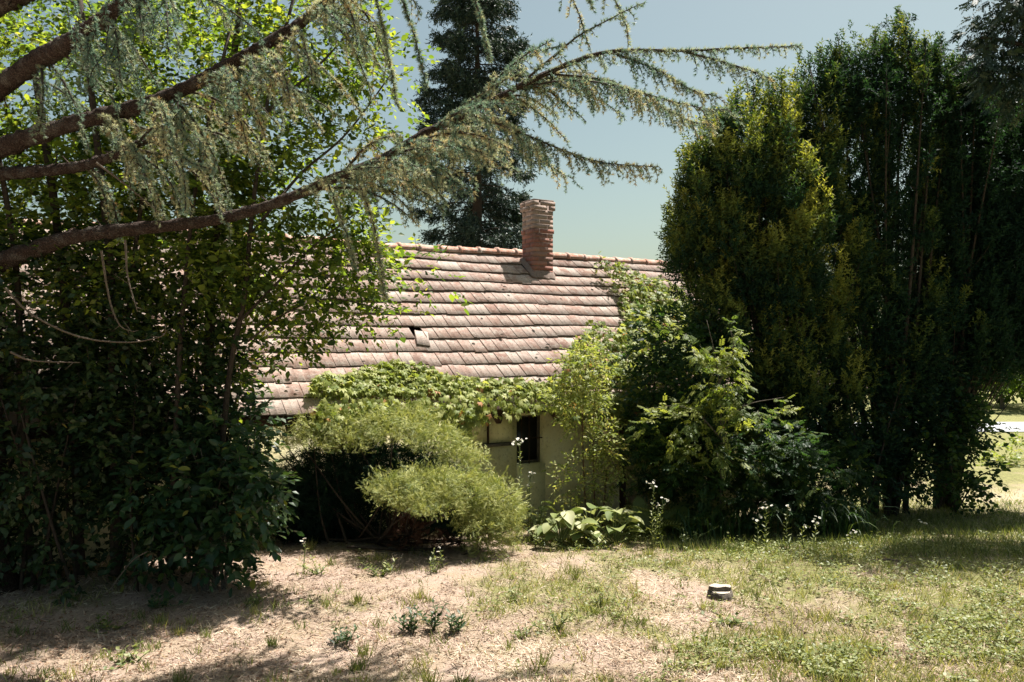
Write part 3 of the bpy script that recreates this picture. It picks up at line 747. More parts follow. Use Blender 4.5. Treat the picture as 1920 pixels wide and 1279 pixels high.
stems.build('stems', M['bark_dark'], ltree, smooth_=True)
lb, tb = Buf(), Buf()
o, d = blobs([
    (80,130,7.4,230,190,.45,150), (360,160,7.6,220,200,.45,170), (600,60,7.7,110,150,.4,80), (480,280,7.8,120,110,.35,50), (690,170,7.7,80,110,.3,26), (590,320,7.5,110,130,.4,40),
    (620,430,7.5,90,60,.35,20), (560,530,7.5,110,50,.35,22), (650,575,7.4,60,25,.2,10), (610,515,7.5,110,60,.35,36), (520,600,7.5,60,60,.3,22), (680,470,7.5,60,40,.25,14), (460,430,7.4,100,150,.45,60), (290,430,7.3,210,180,.55,130),
    (90,480,7.4,200,190,.6,170), (280,540,7.7,180,170,.4,130), (430,620,7.6,50,110,.25,24), (790,510,7.3,45,25,.15,4), (735,590,7.3,25,20,.1,2), (-150,500,7.3,180,500,.8,110), (330,340,8.3,170,130,.5,120), (130,380,8.1,160,160,.5,120), (430,480,8.3,70,60,.3,24), (330,110,8.6,220,110,.5,90), (90,160,8.4,150,120,.5,50)], 6, .24)
leafy(lb, tb, o[::5], d[::5], 5, .19, LEAFW, .085, .055, .0, .9, .75, .25, yellow=.01)
o = np.delete(o, np.s_[::5], 0); d = np.delete(d, np.s_[::5], 0)
leafy(lb, tb, o, d, 6, .17, LEAF, .068, .042, .0, .9, .75, .2, yellow=.012)
lb.build('crown', M['broad'], ltree, kind='stuff'); tb.build('twigs', M['bark_dark'], ltree, kind='stuff')
tkb = base_at(150, 7.2)
thick = empty('shade_dark_thicket', tkb, 0, 'thicket of glossy leaves coloured dark for shade under the left trees', 'shrub')  # split from the tree; shade is put into its darker leaf colour
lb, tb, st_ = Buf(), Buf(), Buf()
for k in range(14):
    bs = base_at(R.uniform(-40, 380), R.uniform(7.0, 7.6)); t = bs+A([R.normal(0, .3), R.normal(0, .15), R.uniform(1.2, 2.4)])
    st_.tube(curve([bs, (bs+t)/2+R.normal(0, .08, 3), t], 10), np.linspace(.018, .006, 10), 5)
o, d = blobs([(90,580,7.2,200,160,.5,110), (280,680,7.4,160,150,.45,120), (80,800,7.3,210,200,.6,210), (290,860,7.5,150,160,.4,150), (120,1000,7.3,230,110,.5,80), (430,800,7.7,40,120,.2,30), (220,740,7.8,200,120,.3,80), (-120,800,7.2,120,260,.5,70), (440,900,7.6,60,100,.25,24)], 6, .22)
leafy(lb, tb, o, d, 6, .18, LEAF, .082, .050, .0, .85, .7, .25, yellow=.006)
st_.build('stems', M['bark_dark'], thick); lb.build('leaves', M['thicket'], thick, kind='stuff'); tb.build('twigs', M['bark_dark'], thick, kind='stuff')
sb = base_at(400, 7.1)
shrub = empty('leafy_shrub', sb, 0, 'dark glossy leafed shrub at the foot of the left tree beside the juniper', 'shrub')
lb, tb, st_ = Buf(), Buf(), Buf()
for k in range(16):
    x = R.uniform(310, 500); t = P(R.uniform(330, 490), R.uniform(800, 950), R.uniform(6.95, 7.25)); bs = base_at(R.uniform(370, 440), 7.1)
    st_.tube(curve([bs, (bs+t)/2+R.normal(0, .06, 3), t], 10), np.linspace(.012, .004, 10), 5)
st_.build('stems', M['bark_grey'], shrub)
o, d = blobs([(425,830,7.1,60,60,.25,18),(445,915,7.0,55,80,.25,32),(385,940,7.1,85,95,.28,34),(470,975,7.05,32,50,.18,12),(400,1030,7.0,80,30,.2,12),(320,900,7.1,90,110,.28,24),(490,895,7.0,22,36,.14,8),(290,1045,7.0,70,25,.2,7)], 4, .15)
leafy(lb, tb, o, d, 6, .17, LEAFW, .098, .056, .0, .9, .8, .25, yellow=.015)
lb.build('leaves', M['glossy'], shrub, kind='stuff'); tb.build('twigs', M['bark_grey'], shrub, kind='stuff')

# ------------------------------------------------------------------ spreading juniper
jb = base_at(720, 8.8)
jun = empty('juniper_bush', jb, 0, 'wide spreading pale green juniper with a dark hollow underneath', 'shrub')
fb, tw, bare = Buf(), Buf(), Buf()
def pad(x, y, Y, rx, ry, rY, n, t0, t1, lo=-.25, out=1.0):
    c = P(x, y, Y); k = Y/F; r = A([rx*k, rY, ry*k])
    dv = unit(rv(n*3)); dv = dv[dv[:, 2] > lo][:n]
    nse = 1+.20*np.sin(dv[:, 0]*8+x)+.18*np.sin(dv[:, 1]*9+y)+R.normal(0, .05, len(dv))
    p = c+dv*r*nse[:, None]*R.uniform(.80, 1.05, len(dv))[:, None]
    nrm = unit(dv/r)
    p = p+nrm*(.055*np.sin(p[:, 0]*27+p[:, 2]*9)*np.sin(p[:, 1]*24+p[:, 2]*21+x))[:, None]
    d = unit(nrm*.30+A([0, 0, .12])+unit(dv*A([1, 1, 0])+1e-6)*.75+rv(len(dv), .38))
    d = unit(d+.75*np.stack([np.sin(p[:, 0]*16+p[:, 2]*9+x), np.sin(p[:, 0]*13+p[:, 1]*11+y), .7*np.sin(p[:, 0]*15+p[:, 1]*14)+.1], -1))
    for j in range(5):
        m_ = len(p); oo = p+rv(m_, .03)
        fb.inst(FINE, oo, unit(d+rv(m_, .42)), unit(nrm*.8+UP*.5+rv(m_, .5)), R.uniform(.035, .09, m_), R.uniform(.04, .07, m_), np.clip(R.uniform(t0, t1, m_)+.25*np.sin(p[:, 0]*11)*np.sin(p[:, 1]*13+p[:, 2]*9), 0, 1))
    for j in range(len(p)//22):       # longer shoots that break the outline
        k_ = R.integers(len(p)); ln = R.uniform(.10, .26); dd = unit(d[k_]*.6+nrm[k_]*.7+UP*.25+R.normal(0, .25, 3)); f = np.linspace(0, 1, 6)
        q_ = p[k_]+dd*(ln*f)[:, None]-UP*(.25*ln*f*f)[:, None]
        fb.inst(FINE, q_, dd+rv(6, .3), nrm[k_]+UP*.4+rv(6, .4), .075*(1.15-.5*f), .06*(1.1-.5*f), np.full(6, np.clip(R.uniform(t0, t1), 0, 1)))
    # woody arms under the pad
    for j in range(2):
        e = p[R.integers(len(p))]; s0 = jb+A([R.normal(0, .3), R.normal(.1, .1), .05])
        tw.tube(curve([s0, (s0+e)/2-A([0, 0, .12])+R.normal(0, .06, 3), e], 9), np.linspace(.016, .005, 9), 5)
for (x, y, Y, rx, ry, rY, n_, lo) in (
    (690,818,9.2,115,44,.5,950,.02), (620,818,9.15,85,38,.45,650,.02), (545,818,9.15,60,28,.4,380,.0), (760,820,9.1,80,40,.45,600,.02), (822,838,9.05,52,28,.4,380,.02), (700,788,9.4,120,30,.35,420,.1), (868,862,9.0,36,24,.3,240,-.1),
    (650,838,8.9,50,22,.3,240,.05), (580,836,8.9,44,18,.3,200,.05),
    (735,928,8.35,46,34,.28,380,-.05), (795,922,8.4,66,38,.4,600,-.02), (868,926,8.45,66,42,.4,620,-.1), (925,950,8.45,44,46,.34,460,-.4), (835,958,8.15,56,26,.25,320,.02), (780,952,8.1,40,22,.22,240,.02),
    (945,990,8.45,30,44,.28,300,-.6), (900,984,8.2,40,30,.22,260,-.2), (915,1020,8.4,34,26,.22,150,-.5)):
    pad(x, y, Y, rx, ry, rY, n_, .0+R.uniform(0, .2), R.uniform(.8, 1.0), lo)
for k in range(300):       # dead brown twigs in the hollow
    s0 = P(R.uniform(740, 925), R.uniform(900, 985), R.uniform(8.45, 9.0)); e = s0+A([R.normal(0, .12), R.normal(0, .08), -R.uniform(.1, .45)])
    bare.tube(curve([s0, (s0+e)/2+R.normal(0, .03, 3), e], 5), np.linspace(.005, .001, 5), 3)
    m_ = 7; fb2 = s0+(e-s0)*R.random((m_, 1))
    bare.inst(FEATHER, fb2, rv(m_)-UP*.5, rv(m_), R.uniform(.04, .09, m_), .05, .5)
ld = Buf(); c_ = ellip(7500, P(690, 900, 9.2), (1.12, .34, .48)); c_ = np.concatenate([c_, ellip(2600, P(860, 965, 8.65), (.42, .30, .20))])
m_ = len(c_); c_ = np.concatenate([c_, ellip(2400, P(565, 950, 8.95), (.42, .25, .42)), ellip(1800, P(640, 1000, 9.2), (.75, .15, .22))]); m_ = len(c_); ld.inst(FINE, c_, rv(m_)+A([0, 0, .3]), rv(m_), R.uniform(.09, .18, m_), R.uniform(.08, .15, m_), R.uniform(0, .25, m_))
ld.build('hollow_shade_fill', M['yew'], jun, kind='stuff')  # dark foliage added inside so the shaded hollow reads black
fb.build('foliage', M['juniper'], jun, kind='stuff'); tw.build('branches', M['bark_dark'], jun); bare.build('dead_twigs', M['twig_brown'], jun, kind='stuff')

# ------------------------------------------------------------------ yews on the right
BRUSH7 = brush(7, 1.0, 1.0, 0.2)
def yew(loc, label, leaders, body, dens, t0, t1, Rm=.30, group='upright yews on the right', low=.12, gold=.1, tip_sun=.2):
    root = empty('yew_tree', loc, 0, label, 'tree', group)
    tk, fl = Buf(), Buf()
    for x, y, Y in leaders:
        tip = P(x, y, Y); hgt = tip[2]-loc[2]
        bs = A(loc)+A([R.normal(0, .12), R.normal(0, .12), 0])
        mid = bs*.55+tip*.45; mid[2] = loc[2]+hgt*.45
        pc = curve([bs, mid+R.normal(0, .08, 3), tip], 16)
        tk.tube(pc, np.linspace(.045 if hgt > 3 else .025, .005, 16), 6, rough=.05)
        ns = int(dens*hgt*3.2); s = low+(1-low)*np.sort(R.random(ns))
        c = np.stack([np.interp(s, np.linspace(0, 1, 16), pc[:, i]) for i in range(3)], -1)
        rad = unit(rv(ns)*A([1, 1, 0])+1e-6)
        reach = (.10+Rm*np.minimum((1-s)*1.8, 1))*R.uniform(.5, 1.7, ns)
        e = c+rad*reach[:, None]+UP*(reach*R.uniform(.6, 1.6, ns))[:, None]
        e = np.concatenate([e, [tip]]); c = np.concatenate([c, [pc[12]]])
        cnt = np.maximum(7, (np.linalg.norm(e-c, axis=1)*38).astype(int))
        idx = np.repeat(np.arange(len(c)), cnt); f = R.random(len(idx))**.8
        ax = unit(e-c)[idx]
        bend = rad[np.minimum(idx, ns-1)]*(np.sin(f*3.14)*.07)[:, None]
        p = c[idx]+(e-c)[idx]*f[:, None]+bend+rv(len(idx), .085)*(1.15-f)[:, None]
        d = unit(ax*.7+UP*.25+rv(len(idx), .5))
        tw_ = np.repeat(R.uniform(t0, t1, len(c))+.5*(R.random(len(c)) < gold), cnt)
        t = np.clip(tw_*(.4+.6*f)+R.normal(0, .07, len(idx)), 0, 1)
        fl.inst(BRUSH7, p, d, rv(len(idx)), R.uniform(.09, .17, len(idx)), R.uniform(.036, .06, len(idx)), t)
        for q_ in range(0, len(c), 4): tk.tube(A([c[q_], (c[q_]+e[q_])/2+rad[min(q_, ns-1)]*.05, e[q_]]), A([.008, .006, .002]), 3)
    # leafy body: many uneven clumps, each a bundle of upturned sprays
    for x, y, Y, rx, ry, rY, n in body:
        c0 = P(x, y, Y); k = Y/F; cc = ellip(n, c0, (rx*k, rY, ry*k), .3)
        for q_ in cc:
            m_ = int(R.uniform(30, 70)); sz = R.uniform(.13, .30); ow = unit(q_-c0+A([0, -.15, .5])); p = ellip(m_, q_, (sz*.62, sz*.62, sz*1.75))
            base_t = R.uniform(t0, t1)+.5*(R.random() < gold)  # golden clumps: new growth plus sunlight put into the tint
            d = unit(unit((p-q_)*A([1, 1, .3]))*.5+ow*.3+UP*.75+rv(m_, .35)); hf = np.clip((p[:, 2]-q_[2])/sz*.3+.5, 0, 1)
            fl.inst(BRUSH7, p, d, rv(m_), R.uniform(.09, .18, m_), R.uniform(.036, .06, m_), np.clip(base_t*(.35+.4*hf)+tip_sun*hf+R.normal(0, .08, m_), 0, 1))  # clump tops tinted lighter to stand for sun on the tips
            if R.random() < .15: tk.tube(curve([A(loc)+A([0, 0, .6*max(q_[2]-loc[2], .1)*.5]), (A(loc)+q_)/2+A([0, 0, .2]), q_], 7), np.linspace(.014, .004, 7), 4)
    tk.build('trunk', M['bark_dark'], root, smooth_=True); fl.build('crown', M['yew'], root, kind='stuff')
    return root
def jit(lst, k, dx, dy, Y, dY):
    out = []
    for x, y in lst:
        for i in range(k): out.append((x+R.normal(0, dx)*(i > 0), y+abs(R.normal(0, dy))*(i > 0), Y+R.normal(0, dY)))
    return out
yb = lambda x, Y: tuple(base_at(x, Y))
yew(yb(1470, 11.6), 'yew with sunlit golden green plumes, nearest the chimney', jit([(1300,275),(1332,240),(1352,212),(1382,172),(1412,150),(1442,168),(1466,148),(1492,195),(1520,240)], 2, 14, 50, 11.4, .4),
    [(1395,320,11.3,95,115,.55,60), (1515,330,11.6,55,120,.4,34), (1470,230,11.5,50,60,.3,16), (1330,390,11.3,66,130,.5,50), (1440,430,11.2,120,140,.6,80), (1300,470,11.4,48,70,.4,22), (1420,600,11.3,120,140,.6,70), (1530,500,11.4,90,170,.6,60), (1330,560,11.5,50,90,.4,24), (1500,740,11.4,120,130,.6,60)], .8, .1, .8, .30, gold=.12, tip_sun=.45)
yew(yb(1660, 11.9), 'tallest open-topped yew with sky showing between its stems', jit([(1516,112),(1536,92),(1572,72),(1602,150),(1642,55),(1662,130),(1686,18),(1706,75),(1736,82),(1766,75),(1786,112),(1752,165)], 1, 10, 40, 11.8, .35),
    [(1545,200,11.8,44,100,.35,24), (1590,180,11.8,36,80,.3,14), (1640,180,11.8,44,100,.3,24), (1690,140,11.8,34,80,.3,15), (1745,180,11.9,46,80,.35,24), (1600,430,11.9,80,80,.5,26), (1620,300,11.9,60,90,.4,13), (1700,310,11.9,50,90,.4,16), (1680,480,11.9,110,110,.6,50), (1640,620,11.8,130,130,.7,80), (1640,800,11.8,120,120,.6,60), (1760,330,11.9,50,110,.4,26)], .6, .0, .65, .26, low=.3, gold=.06, tip_sun=.25)
yew(yb(1775, 12.2), 'darkest yew with a dense blackish crown at the right edge', jit([(1800,165),(1830,150),(1852,195),(1880,185),(1906,205),(1935,180)], 2, 14, 60, 12.0, .4),
    [(1840,280,12.1,85,120,.6,62), (1790,210,12.1,40,80,.35,20), (1900,330,12.1,60,120,.6,46), (1790,440,12.0,90,130,.6,66), (1880,480,12.0,80,140,.7,76), (1950,520,12.0,50,150,.6,50), (1780,620,12.0,110,110,.7,70), (1870,620,12.0,80,85,.6,60), (1950,640,12.1,50,60,.5,26), (1740,780,12.0,80,110,.5,46)], .7, .0, .45, .30, low=.35, gold=.03, tip_sun=.1)

# ------------------------------------------------------------------ conifer behind the house
sp = base_at(895, 20.5)
spr = empty('spruce_tree', sp, 0, 'tall dark spruce standing behind the roof beside the chimney', 'tree')
tk, fl = Buf(), Buf()
top = 13.0; zs = np.linspace(-.1, top, 24)
tk.tube(np.stack([sp[0]+0*zs, sp[1]+0*zs, sp[2]+zs], -1), .20*(1-zs/(top+1)), 8)
for k in range(250):
    z = 3.0+(top-3.1)*R.random(); ln = (.35+1.85*(1-z/top)**.55)*R.uniform(.6, 1.12); a = R.uniform(0, 6.283)
    d0 = A([math.cos(a), math.sin(a), 0]); s0 = sp+A([0, 0, z])
    pc = curve([s0, s0+d0*ln*.5+UP*.03, s0+d0*ln*.85-UP*.10*ln, s0+d0*ln*1.0-UP*.02], 9)
    tk.tube(pc, np.linspace(.02, .004, 9), 4)
    m_ = int(ln*66); f = R.random(m_)**.7
    p = np.stack([np.interp(f, np.linspace(0, 1, 9), pc[:, i]) for i in range(3)], -1)
    sd = A([-d0[1], d0[0], 0])*R.normal(0, .16, (m_, 1))*(1.2-f)[:, None]
    p = p+sd+rv(m_, .03)
    fl.inst(BRUSH7, p, d0*.55-UP*R.uniform(.1, 1.0, (m_, 1))+sd*2+rv(m_, .25), rv(m_), R.uniform(.16, .34, m_), R.uniform(.045, .07, m_), np.clip(R.uniform(0, .7, m_)*f+.25*(R.random(m_) < .1), 0, 1))
tk.build('trunk', M['bark_dark'], spr); fl.build('crown', M['spruce'], spr, kind='stuff')

# ------------------------------------------------------------------ creepers
def roof_hit(x, y):
    """where the sight line through a pixel meets the front roof slope, in house coordinates"""
    d = P(x, y, 1.0)-A([0, 0, H]); o = A([0-HX, 0-HY, H])
    ol = A([ca*o[0]+sa*o[1], -sa*o[0]+ca*o[1], o[2]]); dl = A([ca*d[0]+sa*d[1], -sa*d[0]+ca*d[1], d[2]])
    nrm = A([0, -ss, cs]); t = ((A([0, 0, RZ])-ol)@nrm)/(dl@nrm); return ol+dl*t
def inpoly(px_, py_, poly):
    ok = np.zeros(len(px_), bool); n = len(poly); j = n-1
    for i in range(n):
        xi, yi = poly[i]; xj, yj = poly[j]
        c = ((yi > py_) != (yj > py_)) & (px_ < (xj-xi)*(py_-yi)/(yj-yi+1e-9)+xi); ok ^= c; j = i
    return ok
def to_world(V): return np.stack([HX+ca*V[:, 0]-sa*V[:, 1], HY+sa*V[:, 0]+ca*V[:, 1], V[:, 2]], -1)
down = to_world(A([[0, -cs, -ss]]))[0]-to_world(A([[0, 0, 0.]]))[0]
outn = to_world(A([[0, -ss, cs]]))[0]-to_world(A([[0, 0, 0.]]))[0]
front = A([sa, -ca, 0.0])
def creeper(name, label, poly, thick, n, t0, t1, hangs, size=.088):
    pl = A([roof_hit(*p) for p in poly]); xs_, ss_ = pl[:, 0], -pl[:, 1]/cs
    x = R.uniform(xs_.min(), xs_.max(), n*4); s = R.uniform(ss_.min(), ss_.max(), n*4)
    ok = inpoly(x, s, list(zip(xs_, ss_))); x, s = x[ok][:n], s[ok][:n]
    hgt = thick*(.35+1.0*fbm(x, s, .5, 31))
    lift = hgt*R.random(len(x))**.5
    V = to_world(np.stack([x, -(s*cs+lift*ss), RZ-s*ss+lift*cs], -1))
    root = empty(name, V.mean(0), 0, label, 'climber'); lb, tw = Buf(), Buf()
    sc = R.uniform(.6, 1.2, len(V))
    lb.inst(CREEP, V, down*.8+rv(len(V), .55), outn*.6+UP*.5+rv(len(V), .45), size*sc, size*sc, np.where(R.random(len(V)) < .012, 1, R.uniform(t0, t1, len(V))))
    for k in range(int(n/60)):
        a, b2 = V[R.integers(len(V))], V[R.integers(len(V))]
        if np.linalg.norm(a-b2) < 1.2: tw.tube(curve([a, (a+b2)/2-outn*.08, b2], 8), .006, 4)
    for (xa, xb, cnt, lo, hi) in hangs:        # tresses hanging over the eave
        for k in range(cnt):
            ex = R.uniform(xa, xb); s0 = to_world(A([[ex, -(EY+R.uniform(-.05, .10)), EZ+R.uniform(-.02, .12)]]))[0]
            ln = R.uniform(lo, hi); m_ = max(4, int(ln*60))
            f = R.random(m_); p = s0-UP*(ln*f)[:, None]+front*(.10*np.sin(f*3))[:, None]+rv(m_, .05)
            tw.tube(A([s0, s0-UP*ln*.5+front*.08, s0-UP*ln]), A([.005, .004, .002]), 4)
            sc = R.uniform(.55, 1.1, m_)
            lb.inst(CREEP, p, front*.4-UP*.9+rv(m_, .4), front*.7+UP*.6+rv(m_, .35), size*sc, size*sc, np.where(R.random(m_) < .02, 1, R.uniform(t0, t1, m_)))
    lb.build('leaves', M['creeper'], root, kind='stuff'); tw.build('vines', M['twig_pale'], root)
    return root
tx = lambda x, y: roof_hit(x, y)[0]
creeper('eave_creeper', 'bright green creeper trailing along the eave above the juniper',
        [(572,752),(590,722),(650,712),(690,698),(740,690),(790,698),(830,715),(900,720),(980,724),(1040,726),(1040,750),(900,751),(700,751)], .17, 1700, .25, .9,
        [(tx(570,735), tx(900,735), 130, .08, .26), (tx(900,735), tx(1040,735), 40, .04, .14), (tx(600,735), tx(680,735), 14, .2, .42), (tx(820,735), tx(880,735), 14, .25, .45)])
creeper('roof_creeper', 'thick creeper mound climbing the roof from the porch corner up to the chimney',
        [(1103,508),(1150,526),(1200,540),(1255,548),(1290,580),(1330,640),(1345,735),(1160,738),(1040,738),(1050,690),(1080,645),(1110,640),(1150,655),(1162,610),(1158,560),(1130,532)], .42, 4200, .05, .85,
        [(tx(1040,735), tx(1160,735), 40, .12, .4), (tx(1160,735), tx(1400,735), 110, .3, 1.1)])

def woody(name, label, cat, base, stem_pts, r0, blob, per, size, nl, tl_, tpl, L_, W_, t0, t1, mat, bark='bark_grey', group=None, up=.7, droop=.2, spread=.8, yellow=0.0):
    root = empty(name, base, 0, label, cat, group); st_, lb, tb = Buf(), Buf(), Buf()
    for pts in stem_pts:
        p = curve(pts, 14); st_.tube(p, np.linspace(r0, r0*.3, 14), 6, rough=.05)
    o, d = blobs(blob, per, size)
    leafy(lb, tb, o, d, nl, tl_, tpl, L_, W_, t0, t1, up, droop, spread, yellow)
    st_.build('trunk' if cat == 'tree' else 'stems', M[bark], root, smooth_=True); tb.build('twigs', M[bark], root, kind='stuff'); lb.build('crown' if cat == 'tree' else 'leaves', M[mat], root, kind='stuff')
    return root
# bright climbing shrub in front of the wall
cb = base_at(1100, 10.0)
woody('wall_shrub', 'slender sunlit shrub climbing past the wall to the eave right of the window', 'shrub', cb,
      [[cb, P(1092,800,10.0), P(1100,660,9.95)], [cb+A([.12,.05,0]), P(1112,820,10.0), P(1120,690,9.9)], [cb+A([.2,.1,0]), P(1140,860,10.05), P(1142,820,10.0)]], .012,
      [(1095,690,9.85,46,50,.25,46),(1085,750,9.85,50,45,.25,42),(1100,815,9.9,42,50,.2,20),(1142,860,9.95,24,60,.15,24),(1085,900,9.9,55,40,.2,24),(1050,745,9.9,26,18,.15,6)],
      5, .10, 6, .14, DIAM, .062, .028, .3, .95, 'creeper', 'twig_brown', droop=.3)
# ash sapling in the shade of the yew
ab_ = base_at(1350, 9.7)
woody('ash_sapling', 'young ash sapling with sunlit feathery upper leaves before the yew', 'tree', ab_,
      [[ab_, P(1352,800,9.7), P(1345,690,9.65), P(1325,600,9.6)], [P(1350,800,9.7), P(1400,760,9.6), P(1470,745,9.5)], [P(1350,820,9.7), P(1300,770,9.6), P(1240,760,9.5)], [P(1348,720,9.66), P(1375,660,9.6), P(1370,620,9.6)]], .012,
      [(1340,640,9.6,36,40,.25,9),(1348,710,9.5,42,35,.25,13),(1290,640,9.6,30,25,.2,4),(1330,775,9.4,70,20,.3,12),(1410,765,9.4,55,14,.25,7),(1255,790,9.5,36,34,.25,8),(1345,830,9.5,80,24,.3,10)],
      3, .12, 5, .17, PINN, .135, .135, .3, 1.0, 'ash', 'bark_grey', up=1.3, droop=.35, spread=.9)
ub = base_at(1380, 10.0)
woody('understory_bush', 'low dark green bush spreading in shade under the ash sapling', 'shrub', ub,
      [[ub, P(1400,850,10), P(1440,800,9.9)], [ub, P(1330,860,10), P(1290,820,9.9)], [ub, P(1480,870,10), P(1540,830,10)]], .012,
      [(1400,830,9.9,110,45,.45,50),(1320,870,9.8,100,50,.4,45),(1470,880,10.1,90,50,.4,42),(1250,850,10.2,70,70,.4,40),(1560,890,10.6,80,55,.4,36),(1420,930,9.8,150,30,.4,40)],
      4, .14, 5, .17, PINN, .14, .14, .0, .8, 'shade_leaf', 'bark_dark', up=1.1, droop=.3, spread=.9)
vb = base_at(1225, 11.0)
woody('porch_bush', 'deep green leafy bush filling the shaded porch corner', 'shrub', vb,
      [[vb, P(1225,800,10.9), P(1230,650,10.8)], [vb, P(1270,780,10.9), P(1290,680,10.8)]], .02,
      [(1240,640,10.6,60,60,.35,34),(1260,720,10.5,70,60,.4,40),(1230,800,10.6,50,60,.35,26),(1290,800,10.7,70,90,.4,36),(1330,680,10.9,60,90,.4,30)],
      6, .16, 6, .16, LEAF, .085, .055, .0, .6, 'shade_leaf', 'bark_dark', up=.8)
# low bushes filling the foot of the yews
kb = base_at(1620, 11.2)
woody('yew_foot_bush', 'dark tangled bush at the foot of the yews', 'shrub', kb,
      [[kb, P(1600,800,11.2), P(1580,700,11.2)], [kb, P(1660,820,11.2), P(1690,720,11.2)]], .02,
      [(1560,780,11.6,110,120,.6,70),(1680,740,11.8,130,130,.6,80),(1640,880,11.3,110,60,.5,50),(1500,720,11.9,90,120,.5,45),(1740,800,12.0,80,90,.5,40)],
      6, .18, 6, .17, LEAF, .075, .045, .0, .5, 'yew', 'bark_dark', up=.7)
gb = base_at(1790, 11.6)
woody('round_leafed_bush', 'loose round leafed bush in silhouette against the bright field', 'shrub', gb,
      [[gb, P(1780,850,11.5), P(1760,760,11.5)], [gb, P(1810,870,11.5), P(1850,800,11.4)], [gb, P(1750,880,11.5), P(1710,800,11.5)], [gb, P(1830,900,11.4), P(1862,880,11.4)]], .014,
      [(1760,790,11.5,70,60,.4,30),(1820,800,11.5,45,50,.3,16),(1740,870,11.5,70,60,.4,26),(1815,880,11.4,45,45,.3,14),(1790,925,11.4,70,20,.3,10)],
      5, .14, 6, .16, LEAFW, .075, .06, .0, .7, 'shade_leaf', 'bark_dark', up=.5)
# tree whose boughs enter at the top right
rb = base_at(2140, 10.5)
woody('acacia_tree', 'feathery leafed tree reaching in at the top right corner', 'tree', rb,
      [[rb, rb+A([0, 0, 2.5]), P(2080,200,10.4), P(2000,0,10.3), P(1960,-100,10.3)], [P(2090,230,10.4), P(1990,120,10.2), P(1900,80,10.1), P(1840,70,10.1)], [P(2020,50,10.3), P(1930,0,10.2), P(1850,-30,10.2)], [P(1960,-100,10.3), P(1930,-250,10.5), P(1850,-330,10.6)], [P(2000,0,10.3), P(2120,-180,10.2), P(2200,-300,10.2)]], .05,
      [(1890,20,10.1,60,50,.4,34),(1860,100,10.1,40,26,.3,10),(1900,130,10.1,40,30,.3,14),(1930,170,10.1,50,40,.3,14),(2000,60,10.2,90,130,.6,60),(2080,-60,10.3,160,140,.8,60),(1930,-290,11.2,240,120,1.0,70),(2150,-260,10.8,240,160,1.2,55),(2300,-100,10.4,200,200,1.1,25)],
      4, .14, 5, .18, PINN, .16, .15, .0, .75, 'spruce', 'bark_dark', up=.5, droop=.6)
# far side of the field
db = base_at(1881, 30.0)
woody('field_tree', 'small distant tree with a thin trunk beyond the road', 'tree', db,
      [[db, P(1879,770,30), P(1880,700,30)]], .13,
      [(1880,690,30,75,55,1.6,60),(1960,660,31,110,80,2,70)], 8, .5, 6, .45, LEAF, .22, .14, .0, .5, 'broad', 'bark_grey')
hb = base_at(1925, 16.5)
woody('field_hedge', 'bright yellow green bush at the right edge beyond the yews', 'shrub', hb,
      [[hb, P(1925,880,16.5), P(1930,850,16.5)], [hb, P(1900,890,16.4), P(1880,870,16.4)]], .02,
      [(1930,875,16.5,75,45,.8,60),(1880,905,16.2,40,22,.5,22),(2010,870,16.5,70,50,.8,40)], 7, .2, 6, .18, DIAM, .09, .05, .2, 1.0, 'hedge', 'bark_grey')
for i, (x, Y, wd, hh, lab) in enumerate(((1990, 44, 260, 130, 'far round tree at the edge of the field'), (1760, 48, 240, 110, 'far wide tree glimpsed behind the dark yews'))):
    bb = base_at(x, Y)
    woody('distant_tree', lab, 'tree', bb, [[bb, P(x, 640, Y), P(x+5, 560, Y)]], .25, [(x, 640, Y, wd*.6, hh*.7, 3.5, 70), (x+wd*.3, 660, Y, wd*.4, hh*.5, 2.5, 36), (x-wd*.3, 655, Y, wd*.4, hh*.5, 2.5, 36)], 8, .8, 6, .7, LEAF, .4, .26, .0, .6, 'broad', 'bark_grey', 'distant trees beyond the field')

# ------------------------------------------------------------------ lawn cover
def scatter(n, y0=3.6, y1=14.0, pad=1.2):
    u = R.random(n); Y = 1/(1/y0+(1/y1-1/y0)*u); X = R.uniform(-1, 1, n)*(.72*Y+pad); return X, Y
def ground_part(name, label, cat, buf, mat):
    o = buf.build(name, M[mat]); o['kind'] = 'stuff'; tag(o, label, cat); return o
b1 = Buf(); X, Y = scatter(190000); n = len(X)
g = green_cover(X, Y); keep = (R.random(n) > g*.55) & (R.random(n) > .8*smooth(.55, .66, fbm(X, Y, .42, 91))); X, Y = X[keep], Y[keep]; n = len(X)
a = R.uniform(0, 6.283, n); z = gz(X, Y)
d = np.stack([np.cos(a), np.sin(a), np.abs(R.normal(0, .32, n))], -1)
tone = np.clip(.28+1.3*(fbm(X, Y, .7, 44)-.5)+R.normal(.18, .22, n), 0, 1)
b1.inst(NEED, np.stack([X, Y, z-.004+R.random(n)*.012], -1), d, UP+rv(n, .5), R.uniform(.03, .11, n), R.uniform(.004, .009, n), tone)
ground_part('dry_grass', 'dry straw coloured mown grass strewn over the lawn', 'grass', b1, 'straw')
b2 = Buf(); X, Y = scatter(42000, 3.6, 12); n = len(X)
keep = R.random(n) < (.35+.6*smooth(-.5, -3, X)+.3*(fbm(X, Y, .5, 71) > .58)); X, Y = X[keep], Y[keep]; n = len(X)
a = R.uniform(0, 6.283, n); d = np.stack([np.cos(a), np.sin(a), R.normal(0, .25, n)], -1)
b2.inst(DIAM, np.stack([X, Y, gz(X, Y)+.006+R.random(n)*.014], -1), d, UP+rv(n, .45), R.uniform(.012, .04, n), R.uniform(.008, .02, n), R.random(n))
n = 900; X, Y = scatter(n, 4, 12); a = R.uniform(0, 6.283, n)
